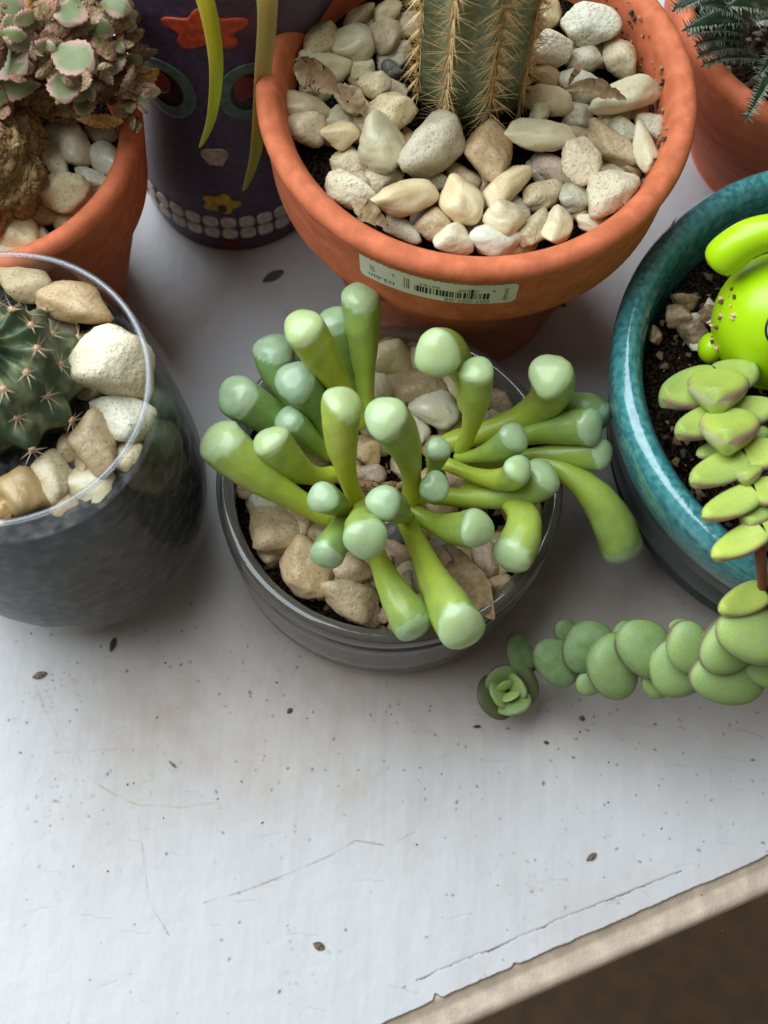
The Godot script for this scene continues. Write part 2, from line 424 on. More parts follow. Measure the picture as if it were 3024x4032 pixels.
# ---------------------------------------------------------------- data, measured in millimetres
const STONES := [
	[-25.7, 92.0, -260.9, 5.6, 6.5, 0.0, "cb", "cream blocky pebble at the far left wall of the large terracotta pot", "pebbles in the big terracotta pot"],
	[-16.8, 92.0, -260.7, 6.7, 4.9, 20.0, "cr", "cream rounded pebble between the upper left wall block and the cactus", "pebbles in the big terracotta pot"],
	[-7.7, 90.0, -265.8, 4.8, 4.8, 0.0, "gr", "grey rounded pebble touching the left side of the columnar cactus", "pebbles in the big terracotta pot"],
	[-25.2, 91.0, -253.2, 6.9, 4.3, -5.0, "cr", "cream rounded pebble half covered by the curled dry leaf at left", "pebbles in the big terracotta pot"],
	[-14.3, 89.0, -254.7, 4.3, 3.5, 0.0, "cb", "cream blocky pebble with pitted top above the rust specked one", "pebbles in the big terracotta pot"],
	[-5.4, 88.0, -255.6, 3.1, 2.2, 0.0, "da", "dark grey angular pebble small, in the dark gap beside the cactus", "pebbles in the big terracotta pot"],
	[-9.3, 93.0, -246.6, 4.8, 3.9, 10.0, "cb", "cream blocky pebble marked with black soil crumbs on its top", "pebbles in the big terracotta pot"],
	[-5.1, 94.0, -237.8, 6.3, 5.6, 5.0, "cb", "cream blocky pebble with a rust brown pit, left of the cactus foot", "pebbles in the big terracotta pot"],
	[-28.7, 90.0, -239.4, 6.6, 4.1, 10.0, "cr", "cream rounded pebble below the curled dry leaf at the left wall", "pebbles in the big terracotta pot"],
	[-28.0, 92.0, -231.4, 5.2, 4.5, 0.0, "gr", "grey rounded pebble with soil crumbs beside it at the left wall", "pebbles in the big terracotta pot"],
	[-17.8, 93.0, -229.7, 5.0, 3.6, -22.0, "cr", "cream rounded pebble small and egg shaped, under a fallen hair", "pebbles in the big terracotta pot"],
	[-6.7, 94.0, -224.8, 6.4, 6.1, 35.0, "cr", "cream rounded pebble smooth and triangular, left of the biggest stone", "pebbles in the big terracotta pot"],
	[-15.1, 88.0, -223.8, 5.1, 4.3, 20.0, "gr", "grey rounded pebble lying deep in shade behind the smooth triangular one", "pebbles in the big terracotta pot"],
	[-6.4, 88.0, -218.9, 4.8, 4.5, 0.0, "ga", "grey angular pebble wedged above the long egg shaped stone", "pebbles in the big terracotta pot"],
	[8.0, 94.0, -227.2, 9.0, 7.8, -50.0, "gb", "grey blocky pebble biggest of all, directly in front of the cactus", "pebbles in the big terracotta pot"],
	[22.5, 93.0, -225.7, 8.8, 5.3, 72.0, "ta", "tan angular pebble upright and ridged, in front of the cactus to the right", "pebbles in the big terracotta pot"],
	[1.0, 95.0, -208.8, 9.3, 4.7, -20.0, "cr", "cream rounded pebble long and egg shaped, above the paper label", "pebbles in the big terracotta pot"],
	[15.6, 94.0, -209.8, 7.5, 5.3, 62.0, "cr", "cream rounded pebble tall, leaning left, in the middle of the front row", "pebbles in the big terracotta pot"],
	[27.3, 93.0, -216.7, 7.8, 3.9, -40.0, "cf", "cream flattened pebble long and tilted, right of the middle, dotted with dark grit", "pebbles in the big terracotta pot"],
	[-15.1, 92.0, -212.7, 6.6, 4.5, 25.0, "sb", "speckled white blocky pebble with a fractured face at the front left rim", "pebbles in the big terracotta pot"],
	[-0.3, 89.0, -203.4, 4.3, 3.0, 20.0, "gr", "grey rounded pebble half sunk at the front rim beside a dry scrap", "pebbles in the big terracotta pot"],
	[8.3, 91.0, -204.3, 4.8, 4.0, 80.0, "tr", "tan rounded pebble between the egg shaped stone and the front rim", "pebbles in the big terracotta pot"],
	[13.9, 92.0, -198.7, 5.0, 3.6, 0.0, "wr", "white rounded pebble with one stained edge at the front rim", "pebbles in the big terracotta pot"],
	[24.2, 92.0, -199.5, 5.9, 4.2, 0.0, "wr", "white rounded pebble large, on the front rim above the label text", "pebbles in the big terracotta pot"],
	[27.3, 94.0, -205.3, 5.1, 4.6, -20.0, "cr", "cream rounded pebble nearly round, one row behind the front rim", "pebbles in the big terracotta pot"],
	[-11.7, 93.0, -232.1, 2.0, 1.7, 0.0, "tr", "tan rounded pebble tiniest, between larger ones left of the cactus", "pebbles in the big terracotta pot"],
	[16.1, 88.0, -221.1, 5.1, 3.0, 10.0, "tr", "tan rounded pebble peeping out under the biggest stone", "pebbles in the big terracotta pot"],
	[-15.4, 90.0, -242.7, 5.7, 3.9, 60.0, "cf", "cream flattened pebble under the papery tail of the curled dry leaf", "pebbles in the big terracotta pot"],
	[-16.1, 91.0, -270.9, 5.2, 2.8, -38.0, "tb", "tan blocky pebble dirty, against the upper left soil bank", "pebbles in the big terracotta pot"],
	[-8.1, 92.0, -272.2, 3.4, 3.4, 0.0, "cr", "cream rounded pebble highest one left of the cactus", "pebbles in the big terracotta pot"],
	[49.2, 93.0, -271.4, 6.8, 6.3, 10.0, "sb", "speckled white blocky pebble large, with a brown chip, at the upper right wall", "pebbles in the big terracotta pot"],
	[38.1, 93.0, -262.3, 5.6, 4.8, -25.0, "sa", "speckled white angular pebble grey topped, right of the cactus spines", "pebbles in the big terracotta pot"],
	[58.4, 91.0, -262.6, 6.1, 4.7, 85.0, "gr", "grey rounded pebble smooth and upright against the right inner wall", "pebbles in the big terracotta pot"],
	[48.4, 90.0, -261.8, 4.9, 4.0, 15.0, "gb", "grey blocky pebble behind the twisted dry leaf at right", "pebbles in the big terracotta pot"],
	[37.4, 92.0, -275.8, 5.0, 4.1, 80.0, "cr", "cream rounded pebble highest one right of the cactus, behind spines", "pebbles in the big terracotta pot"],
	[37.5, 90.0, -254.5, 4.9, 3.5, 10.0, "tr", "tan rounded pebble touching the right side of the cactus", "pebbles in the big terracotta pot"],
	[38.5, 92.0, -245.6, 5.2, 4.5, 20.0, "cr", "cream rounded pebble with a pale crown, right of the cactus foot", "pebbles in the big terracotta pot"],
	[47.9, 91.0, -251.3, 6.3, 4.8, 15.0, "gr", "grey rounded pebble under the twisted dry leaf at right", "pebbles in the big terracotta pot"],
	[59.4, 94.0, -246.9, 8.4, 4.6, -22.0, "cr", "cream rounded pebble long, pointing at the right inner wall", "pebbles in the big terracotta pot"],
	[46.9, 89.0, -243.0, 4.3, 4.0, -50.0, "gb", "grey blocky pebble shaded, between the long ones at right", "pebbles in the big terracotta pot"],
	[35.9, 95.0, -231.7, 8.6, 4.3, 3.0, "cf", "cream flattened pebble broad and flat, right of the cactus foot", "pebbles in the big terracotta pot"],
	[47.3, 95.0, -224.9, 6.7, 4.9, 58.0, "sb", "speckled white blocky pebble with a rough white top and stained base", "pebbles in the big terracotta pot"],
	[54.8, 92.0, -232.3, 7.0, 4.6, 48.0, "ta", "tan angular pebble tilted behind the rough white topped one", "pebbles in the big terracotta pot"],
	[59.4, 89.0, -237.9, 4.7, 3.9, 30.0, "ga", "grey angular pebble speckled and shaded near the slim upright one", "pebbles in the big terracotta pot"],
	[66.8, 90.0, -240.9, 4.3, 3.9, 30.0, "gr", "grey rounded pebble dark dotted, at the right wall soil gap", "pebbles in the big terracotta pot"],
	[64.4, 94.0, -229.4, 7.6, 3.3, 84.0, "cf", "cream flattened pebble slim and standing upright at the right wall", "pebbles in the big terracotta pot"],
	[55.2, 95.0, -215.2, 6.7, 6.5, -30.0, "sb", "speckled white blocky pebble coarse and pitted, at the front right rim", "pebbles in the big terracotta pot"],
	[40.2, 89.0, -225.2, 5.7, 3.8, 22.0, "pr", "pinkish tan rounded pebble dull, under the rough white topped one", "pebbles in the big terracotta pot"],
	[36.9, 89.0, -215.9, 5.1, 4.3, -30.0, "gb", "grey blocky pebble crystalline and dull, in the right front", "pebbles in the big terracotta pot"],
	[45.8, 90.0, -215.9, 4.2, 3.9, 40.0, "gr", "grey rounded pebble with a curled hair on it, right front", "pebbles in the big terracotta pot"],
	[41.3, 93.0, -204.5, 5.3, 3.9, -62.0, "cf", "cream flattened pebble leaning on the front right rim, streaked tan", "pebbles in the big terracotta pot"],
	[35.2, 92.0, -204.4, 5.4, 3.4, -58.0, "ca", "cream angular pebble split and notched at the front rim", "pebbles in the big terracotta pot"],
	[50.9, 90.0, -207.9, 5.2, 2.5, 12.0, "wf", "white flattened pebble low, at the right front rim", "pebbles in the big terracotta pot"],
	[61.9, 89.0, -226.5, 2.8, 2.4, 40.0, "tr", "tan rounded pebble small, behind the coarse pitted one", "pebbles in the big terracotta pot"],
	[36.0, 93.0, -240.7, 2.6, 2.6, 45.0, "cr", "cream rounded pebble small and pointed at the cactus foot", "pebbles in the big terracotta pot"],
	[63.2, 88.0, -246.3, 3.3, 2.4, -20.0, "tr", "tan rounded pebble small, below the long one at right", "pebbles in the big terracotta pot"],
	[-93.7, 81.0, -229.7, 6.4, 5.0, 62.0, "wr", "white rounded pebble large, at the back under the dried succulent leaves", "pebbles in the left terracotta pot"],
	[-86.0, 78.0, -235.5, 4.5, 2.9, 10.0, "cb", "cream blocky pebble at the back right of the left terracotta pot", "pebbles in the left terracotta pot"],
	[-83.9, 79.0, -227.3, 4.6, 3.8, 20.0, "wr", "white rounded pebble with a brown side at the right wall of the left pot", "pebbles in the left terracotta pot"],
	[-98.4, 81.0, -222.8, 7.6, 5.0, 75.0, "wa", "white angular pebble peaked and chalky, in the middle of the left pot", "pebbles in the left terracotta pot"],
	[-92.6, 83.0, -213.5, 6.7, 4.5, -12.0, "cb", "cream blocky pebble with a chalky upper half in front of the peaked one", "pebbles in the left terracotta pot"],
	[-86.4, 79.0, -219.6, 4.6, 2.9, 22.0, "wa", "white angular pebble small, between chalky one and right wall of the left pot", "pebbles in the left terracotta pot"],
	[-101.5, 78.0, -209.0, 5.9, 3.8, 8.0, "tr", "tan rounded pebble with a pale cap beside the woody trunk", "pebbles in the left terracotta pot"],
	[-88.5, 78.0, -211.8, 5.4, 3.2, -20.0, "tr", "tan rounded pebble pitted, near the right rim of the left pot", "pebbles in the left terracotta pot"],
	[-106.1, 78.0, -217.3, 5.8, 2.0, 84.0, "ga", "grey angular pebble slab standing against the woody trunk", "pebbles in the left terracotta pot"],
	[-104.9, 76.0, -231.6, 4.0, 2.3, -48.0, "ga", "grey angular pebble flaky slab between trunk and peaked one", "pebbles in the left terracotta pot"],
	[-103.5, 80.0, -200.0, 5.6, 4.2, 15.0, "cr", "cream rounded pebble largest at the front left of the left pot", "pebbles in the left terracotta pot"],
	[-92.0, 77.0, -206.5, 3.6, 2.8, 15.0, "tr", "tan rounded pebble at the front rim of the left pot", "pebbles in the left terracotta pot"],
	[-97.0, 78.0, -199.9, 4.4, 2.5, 62.0, "pa", "pinkish tan angular pebble slanted, at the front rim of the left pot", "pebbles in the left terracotta pot"],
	[-105.1, 78.0, -195.6, 4.5, 3.1, 10.0, "gb", "grey blocky pebble at the glass edge, front of the left pot", "pebbles in the left terracotta pot"],
	[-96.1, 86.0, -181.1, 7.1, 4.4, 22.0, "tr", "tan rounded pebble at the back edge inside the clear glass", "pebbles in the clear glass"],
	[-82.8, 88.0, -175.4, 8.9, 5.2, 20.0, "tb", "tan blocky pebble with a white top beside the back of the glass rim", "pebbles in the clear glass"],
	[-72.4, 87.0, -160.1, 9.2, 8.9, 10.0, "sr", "speckled white rounded pebble biggest and roundest, in the clear glass", "pebbles in the clear glass"],
	[-68.3, 82.0, -146.2, 7.1, 5.9, 25.0, "sr", "speckled white rounded pebble grey spotted, pressed to the right of the glass", "pebbles in the clear glass"],
	[-73.6, 84.0, -138.3, 6.8, 5.0, 42.0, "ta", "tan angular pebble pale and wedge shaped, right of the spiny cactus", "pebbles in the clear glass"],
	[-73.7, 79.0, -128.8, 7.3, 5.0, 20.0, "cr", "cream rounded pebble seen through the front of the glass wall", "pebbles in the clear glass"],
	[-83.9, 81.0, -129.6, 5.6, 4.7, 60.0, "gr", "grey rounded pebble granular, in front of the spiny cactus", "pebbles in the clear glass"],
	[-90.4, 82.0, -124.9, 5.8, 5.5, 30.0, "or", "orange tan rounded pebble smooth, in front of the spiny cactus", "pebbles in the clear glass"],
	[-94.8, 81.0, -119.9, 3.0, 2.8, 0.0, "or", "orange tan rounded pebble cut by the left picture edge in the glass", "pebbles in the clear glass"],
	[-86.7, 74.0, -119.1, 4.7, 3.1, 5.0, "tr", "tan rounded pebble low, seen only through the glass front", "pebbles in the clear glass"],
	[-86.5, 80.0, -171.3, 3.4, 3.4, 0.0, "gr", "grey rounded pebble in the shade behind the spiny cactus", "pebbles in the clear glass"],
	[-81.4, 74.0, -122.5, 5.2, 3.1, 10.0, "pr", "pinkish tan rounded pebble low in the glass front", "pebbles in the clear glass"],
	[-33.4, 40.0, -140.9, 5.4, 4.5, 20.0, "wb", "white blocky pebble with a white crust at the left of the smoky bowl", "pebbles in the smoky glass bowl"],
	[-24.7, 41.0, -138.3, 6.1, 5.1, 30.0, "tb", "tan blocky pebble under the longest left leaf of the finger succulent", "pebbles in the smoky glass bowl"],
	[-29.4, 42.0, -132.9, 7.9, 6.0, 15.0, "tr", "tan rounded pebble large, at the left wall of the smoky bowl", "pebbles in the smoky glass bowl"],
	[-18.3, 40.0, -133.8, 5.4, 5.1, 0.0, "tr", "tan rounded pebble under the leaf bases at front left", "pebbles in the smoky glass bowl"],
	[-20.4, 43.0, -121.6, 7.8, 6.1, 55.0, "tb", "tan blocky pebble rough, at the lower left wall of the smoky bowl", "pebbles in the smoky glass bowl"],
	[-12.4, 39.0, -120.1, 4.7, 3.5, 15.0, "gr", "grey rounded pebble small, between the two rough tan ones", "pebbles in the smoky glass bowl"],
	[-6.9, 43.0, -114.4, 7.6, 5.6, 12.0, "tb", "tan blocky pebble rough, at the front wall of the smoky bowl", "pebbles in the smoky glass bowl"],
	[-8.6, 42.0, -123.6, 4.7, 4.1, 0.0, "tr", "tan rounded pebble smooth, behind the front rough one", "pebbles in the smoky glass bowl"],
	[7.3, 41.0, -118.9, 4.4, 3.0, 80.0, "ta", "tan angular pebble small and upright between the two front leaves", "pebbles in the smoky glass bowl"],
	[12.4, 40.0, -116.0, 2.8, 2.2, 30.0, "tr", "tan rounded pebble tiny, beside the front right leaf", "pebbles in the smoky glass bowl"],
	[-37.6, 41.0, -145.6, 4.2, 2.6, 10.0, "pr", "pinkish tan rounded pebble at the left wall beneath the long leaf", "pebbles in the smoky glass bowl"],
	[2.8, 39.0, -135.2, 4.8, 3.5, 75.0, "dr", "dark grey rounded pebble dark, under the middle of the plant", "pebbles in the smoky glass bowl"],
	[16.4, 39.0, -144.9, 4.5, 2.9, 10.0, "tr", "tan rounded pebble under the right hand leaves", "pebbles in the smoky glass bowl"],
	[28.8, 40.0, -129.8, 6.0, 3.2, 75.0, "pr", "pinkish tan rounded pebble beside the brown dry leaf", "pebbles in the smoky glass bowl"],
	[39.3, 41.0, -144.3, 7.1, 5.5, 80.0, "tf", "tan flattened pebble broad, against the right wall of the smoky bowl", "pebbles in the smoky glass bowl"],
	[7.5, 37.0, -125.1, 4.1, 3.5, 20.0, "dr", "dark grey rounded pebble in the gap left of the front right leaf", "pebbles in the smoky glass bowl"],
	[1.2, 39.0, -111.7, 2.5, 1.9, 0.0, "pr", "pinkish tan rounded pebble tiny, at the front wall behind the front leaf", "pebbles in the smoky glass bowl"],
	[25.6, 37.0, -145.7, 4.2, 3.6, 20.0, "dr", "dark grey rounded pebble in the gap beneath the lower right leaves", "pebbles in the smoky glass bowl"],
	[22.0, 37.0, -131.6, 5.4, 4.2, 30.0, "tr", "tan rounded pebble under the brown dry leaf, nearest the plant", "pebbles in the smoky glass bowl"],
	[18.8, 38.0, -121.9, 4.7, 3.8, -20.0, "pr", "pinkish tan rounded pebble between the front right leaf and the brown dry leaf", "pebbles in the smoky glass bowl"],
	[11.0, 37.0, -130.9, 4.5, 3.5, 60.0, "tb", "tan blocky pebble left of the brown dry leaf, under the front right stalk", "pebbles in the smoky glass bowl"],
	[-3.0, 37.0, -140.6, 4.8, 3.5, 0.0, "tr", "tan rounded pebble hidden under the crown of the finger succulent", "pebbles in the smoky glass bowl"],
	[33.5, 39.0, -122.5, 3.8, 2.8, -30.0, "tb", "tan blocky pebble at the front right wall of the smoky bowl", "pebbles in the smoky glass bowl"],
	[42.7, 39.0, -154.2, 4.2, 3.3, 70.0, "pr", "pinkish tan rounded pebble at the right wall beneath the long right leaf", "pebbles in the smoky glass bowl"],
	[-13.9, 38.0, -128.3, 3.8, 3.2, 0.0, "gr", "grey rounded pebble dull, between the large tan one and the front left leaf", "pebbles in the smoky glass bowl"],
	[-0.7, 42.0, -189.8, 6.0, 5.2, 10.0, "cr", "cream rounded pebble smooth, at the back wall of the smoky bowl", "pebbles in the smoky glass bowl"],
	[6.1, 41.0, -191.1, 4.4, 3.3, 80.0, "cr", "cream rounded pebble half hidden by the round topped back leaf", "pebbles in the smoky glass bowl"],
	[6.9, 42.0, -180.9, 7.7, 5.9, 5.0, "tb", "tan blocky pebble rough topped, in the middle of the back of the bowl", "pebbles in the smoky glass bowl"],
	[13.3, 43.0, -172.9, 6.7, 4.9, 15.0, "wr", "white rounded pebble largest pale one behind the middle leaf", "pebbles in the smoky glass bowl"],
	[7.6, 40.0, -168.0, 5.4, 3.5, 75.0, "wr", "white rounded pebble just beneath the largest pale one", "pebbles in the smoky glass bowl"],
	[18.1, 40.0, -181.5, 5.4, 2.7, 55.0, "cr", "cream rounded pebble behind the stalk of the back right leaf", "pebbles in the smoky glass bowl"],
	[31.5, 41.0, -178.4, 4.0, 3.2, 10.0, "pa", "pinkish tan angular pebble rough, at the right back wall of the bowl", "pebbles in the smoky glass bowl"],
	[-2.7, 41.0, -181.5, 5.4, 3.0, 80.0, "cr", "cream rounded pebble between the two back left leaves", "pebbles in the smoky glass bowl"],
	[14.7, 38.0, -183.7, 3.3, 2.5, 10.0, "gr", "grey rounded pebble in the shade at the back of the bowl", "pebbles in the smoky glass bowl"],
	[31.6, 39.0, -179.8, 2.5, 1.9, 0.0, "ta", "tan angular pebble small, at the wall behind the round right leaf", "pebbles in the smoky glass bowl"],
	[-28.4, 40.0, -179.3, 4.1, 3.3, 30.0, "tr", "tan rounded pebble at the back left wall under dark green leaves", "pebbles in the smoky glass bowl"],
	[-29.0, 39.0, -177.4, 4.1, 3.0, 50.0, "pr", "pinkish tan rounded pebble at the left back wall below the dark green leaves", "pebbles in the smoky glass bowl"],
	[-32.8, 40.0, -169.6, 4.6, 3.5, 60.0, "tr", "tan rounded pebble at the far left wall between two left leaves", "pebbles in the smoky glass bowl"],
	[-19.8, 39.0, -185.8, 4.4, 3.3, 20.0, "cr", "cream rounded pebble behind the large yellow green leaf", "pebbles in the smoky glass bowl"],
	[-10.9, 39.0, -186.4, 4.6, 3.5, 10.0, "tr", "tan rounded pebble beneath the tallest back leaf", "pebbles in the smoky glass bowl"],
	[-5.7, 38.0, -175.1, 4.1, 3.0, 40.0, "tr", "tan rounded pebble left of the middle leaf at the back", "pebbles in the smoky glass bowl"],
	[24.9, 38.0, -173.9, 4.1, 3.0, 20.0, "tr", "tan rounded pebble under the right back leaf", "pebbles in the smoky glass bowl"],
	[-10.7, 41.0, -153.1, 4.5, 3.4, 20.0, "tr", "tan rounded pebble in the middle gap of the finger succulent, left", "pebbles in the smoky glass bowl"],
	[-6.3, 42.0, -160.3, 4.5, 3.7, 70.0, "tb", "tan blocky pebble in the middle gap of the finger succulent, centre", "pebbles in the smoky glass bowl"],
	[-3.9, 41.0, -152.5, 3.7, 2.9, 0.0, "pr", "pinkish tan rounded pebble in the middle gap of the finger succulent, right", "pebbles in the smoky glass bowl"],
	[19.5, 39.0, -187.9, 3.0, 2.5, 0.0, "pr", "pinkish tan rounded pebble at the back wall behind the round topped leaf", "pebbles in the smoky glass bowl"]]
const LEAVES := [
	[-9.9, 75.0, -190.0, -6.6, 48.0, -164.2, -7.7, 61.5, -178.0, 5.2, "up", 0.5],
	[-24.2, 80.0, -177.0, -6.6, 48.0, -163.4, -16.0, 64.0, -171.2, 5.5, "dn", 0.9],
	[-17.0, 66.0, -187.7, -9.8, 46.0, -168.1, -10.6, 56.0, -178.5, 4.5, "up", 0.3],
	[-33.7, 58.0, -181.7, -17.1, 46.0, -159.7, -31.2, 52.0, -170.4, 5.7, "up", 0.1],
	[-26.4, 66.0, -168.1, -17.0, 46.0, -158.1, -19.2, 56.0, -165.2, 5.7, "up", 0.1],
	[-41.9, 62.0, -164.5, -17.6, 46.0, -156.5, -27.6, 50.0, -161.2, 6.0, "up", 0.2],
	[-27.6, 60.0, -159.1, -15.3, 47.0, -154.6, -20.1, 53.5, -155.6, 4.0, "up", 0.2],
	[-44.4, 66.0, -149.1, -12.6, 47.0, -135.7, -31.2, 60.5, -138.0, 6.4, "up", 0.7],
	[-31.1, 68.0, -148.9, -13.5, 48.0, -149.7, -22.5, 52.0, -143.0, 5.0, "lf", 0.8],
	[-11.9, 92.0, -149.5, -6.5, 49.0, -139.0, -13.0, 78.5, -139.1, 5.0, "rt", 0.9],
	[-0.9, 94.0, -145.5, 7.4, 49.0, -140.7, 7.3, 75.5, -145.9, 5.4, "fc", 0.6],
	[-15.8, 74.0, -131.3, -9.8, 49.0, -136.2, -10.4, 61.5, -134.1, 4.0, "fc", 0.3],
	[-0.1, 80.0, -128.7, 6.2, 49.0, -137.2, 5.5, 64.5, -131.9, 4.4, "fc", 0.3],
	[-14.3, 64.0, -119.4, -10.7, 49.0, -139.5, -9.8, 64.5, -129.1, 4.4, "fc", 0.3],
	[-4.1, 80.0, -118.6, -5.9, 49.0, -140.6, -5.6, 70.5, -128.1, 5.2, "fc", 0.5],
	[9.6, 60.0, -103.1, -4.7, 49.0, -133.2, 2.3, 64.5, -111.1, 5.2, "fc", 0.5],
	[21.2, 66.0, -101.7, 4.7, 48.0, -140.2, 13.8, 57.0, -116.7, 6.1, "fc", 0.7],
	[24.3, 66.0, -128.5, 5.3, 49.0, -140.6, 17.1, 53.5, -130.9, 5.0, "rt", 0.6],
	[11.2, 86.0, -168.5, 22.7, 47.0, -169.8, 18.8, 66.5, -182.6, 6.0, "fc", 0.8],
	[21.7, 82.0, -166.1, 19.9, 48.0, -157.3, 24.2, 69.0, -159.5, 4.4, "dn", 0.7],
	[42.1, 74.0, -170.3, 12.4, 44.0, -161.0, 50.3, 51.0, -170.2, 6.0, "fc", 0.7],
	[57.8, 54.0, -168.1, 26.7, 45.0, -166.2, 50.0, 57.5, -175.0, 5.3, "rt", 0.1],
	[54.5, 62.0, -161.8, 26.7, 47.0, -159.0, 42.5, 54.5, -165.3, 4.9, "rt", 0.4],
	[59.2, 54.0, -157.3, 19.7, 46.0, -155.1, 48.3, 50.0, -159.1, 4.4, "rt", 0.6],
	[33.7, 66.0, -155.3, 18.8, 48.0, -156.5, 28.1, 57.0, -152.4, 4.2, "rt", 0.4],
	[34.7, 68.0, -145.2, 12.4, 49.0, -155.6, 32.7, 58.5, -141.9, 3.9, "rt", 0.7],
	[42.4, 60.0, -147.4, 8.7, 48.0, -145.0, 37.3, 54.0, -139.5, 5.1, "rt", 0.5],
	[13.6, 66.0, -150.7, 12.0, 49.0, -147.9, 12.8, 57.5, -149.5, 3.1, "up", 0.3],
	[13.0, 66.0, -139.6, 8.7, 50.0, -141.9, 12.3, 58.0, -141.0, 3.9, "fc", 0.3],
	[34.7, 58.0, -124.4, 20.0, 47.0, -146.9, 44.9, 58.5, -142.9, 5.3, "dn", 0.7],
	[67.9, 36.0, -136.3, 35.4, 46.0, -158.5, 57.7, 57.0, -152.8, 6.2, "dn", 0.5]]
const DISCS := [
	[95.9, 64.0, -104.9, 8.2, 7.0, 0.0, 10.0, 0.8, 1.0],
	[103.6, 50.0, -99.8, 6.2, 4.1, 0.0, 0.0, 0.6, 1.0],
	[91.9, 56.0, -104.3, 6.6, 7.6, 0.0, 40.0, 0.7, 1.0],
	[93.7, 48.0, -97.6, 9.6, 6.5, 0.0, 10.0, 0.5, 1.0],
	[83.3, 50.0, -104.4, 5.4, 7.0, 0.0, -60.0, 0.5, 1.0],
	[82.5, 44.0, -112.1, 3.2, 2.1, 0.0, 0.0, 0.2, 1.0],
	[81.7, 42.0, -100.9, 6.6, 7.9, 0.0, -40.0, 0.4, 1.0],
	[77.9, 32.0, -98.9, 3.8, 3.5, 0.0, 0.0, 0.5, 1.0],
	[73.2, 40.0, -106.6, 6.8, 7.7, 0.0, -50.0, 0.3, 1.0],
	[68.8, 32.0, -112.6, 3.0, 3.5, 0.0, 0.0, 0.1, 1.0],
	[65.7, 34.0, -102.6, 6.6, 8.3, 0.0, -35.0, 0.3, 1.0],
	[60.8, 26.0, -99.9, 3.8, 3.6, 0.0, 0.0, 0.4, 1.0],
	[59.3, 30.0, -109.1, 6.7, 6.8, 0.0, -50.0, 0.1, 1.0],
	[54.1, 22.0, -115.2, 3.1, 3.6, 0.0, 0.0, 0.1, 1.0],
	[51.2, 26.0, -105.2, 5.5, 6.9, 0.0, -50.0, 0.1, 1.0],
	[41.5, 18.0, -109.1, 3.7, 5.3, 0.0, -30.0, 0.1, 1.0]]
const STEM := [
	[85.4, 70.0, -172.0],
	[85.2, 80.0, -159.0],
	[86.3, 86.0, -148.6],
	[87.3, 90.0, -138.3],
	[90.2, 90.0, -127.1],
	[93.2, 84.0, -118.3],
	[99.7, 62.0, -113.6],
	[101.4, 50.0, -108.8],
	[91.8, 38.0, -106.1],
	[78.2, 26.0, -107.5],
	[62.6, 20.0, -107.6],
	[47.7, 14.0, -107.1],
	[40.9, 10.0, -102.4]]
const ROSETTE := [38.9, 16.0, -99.3, 8.4]
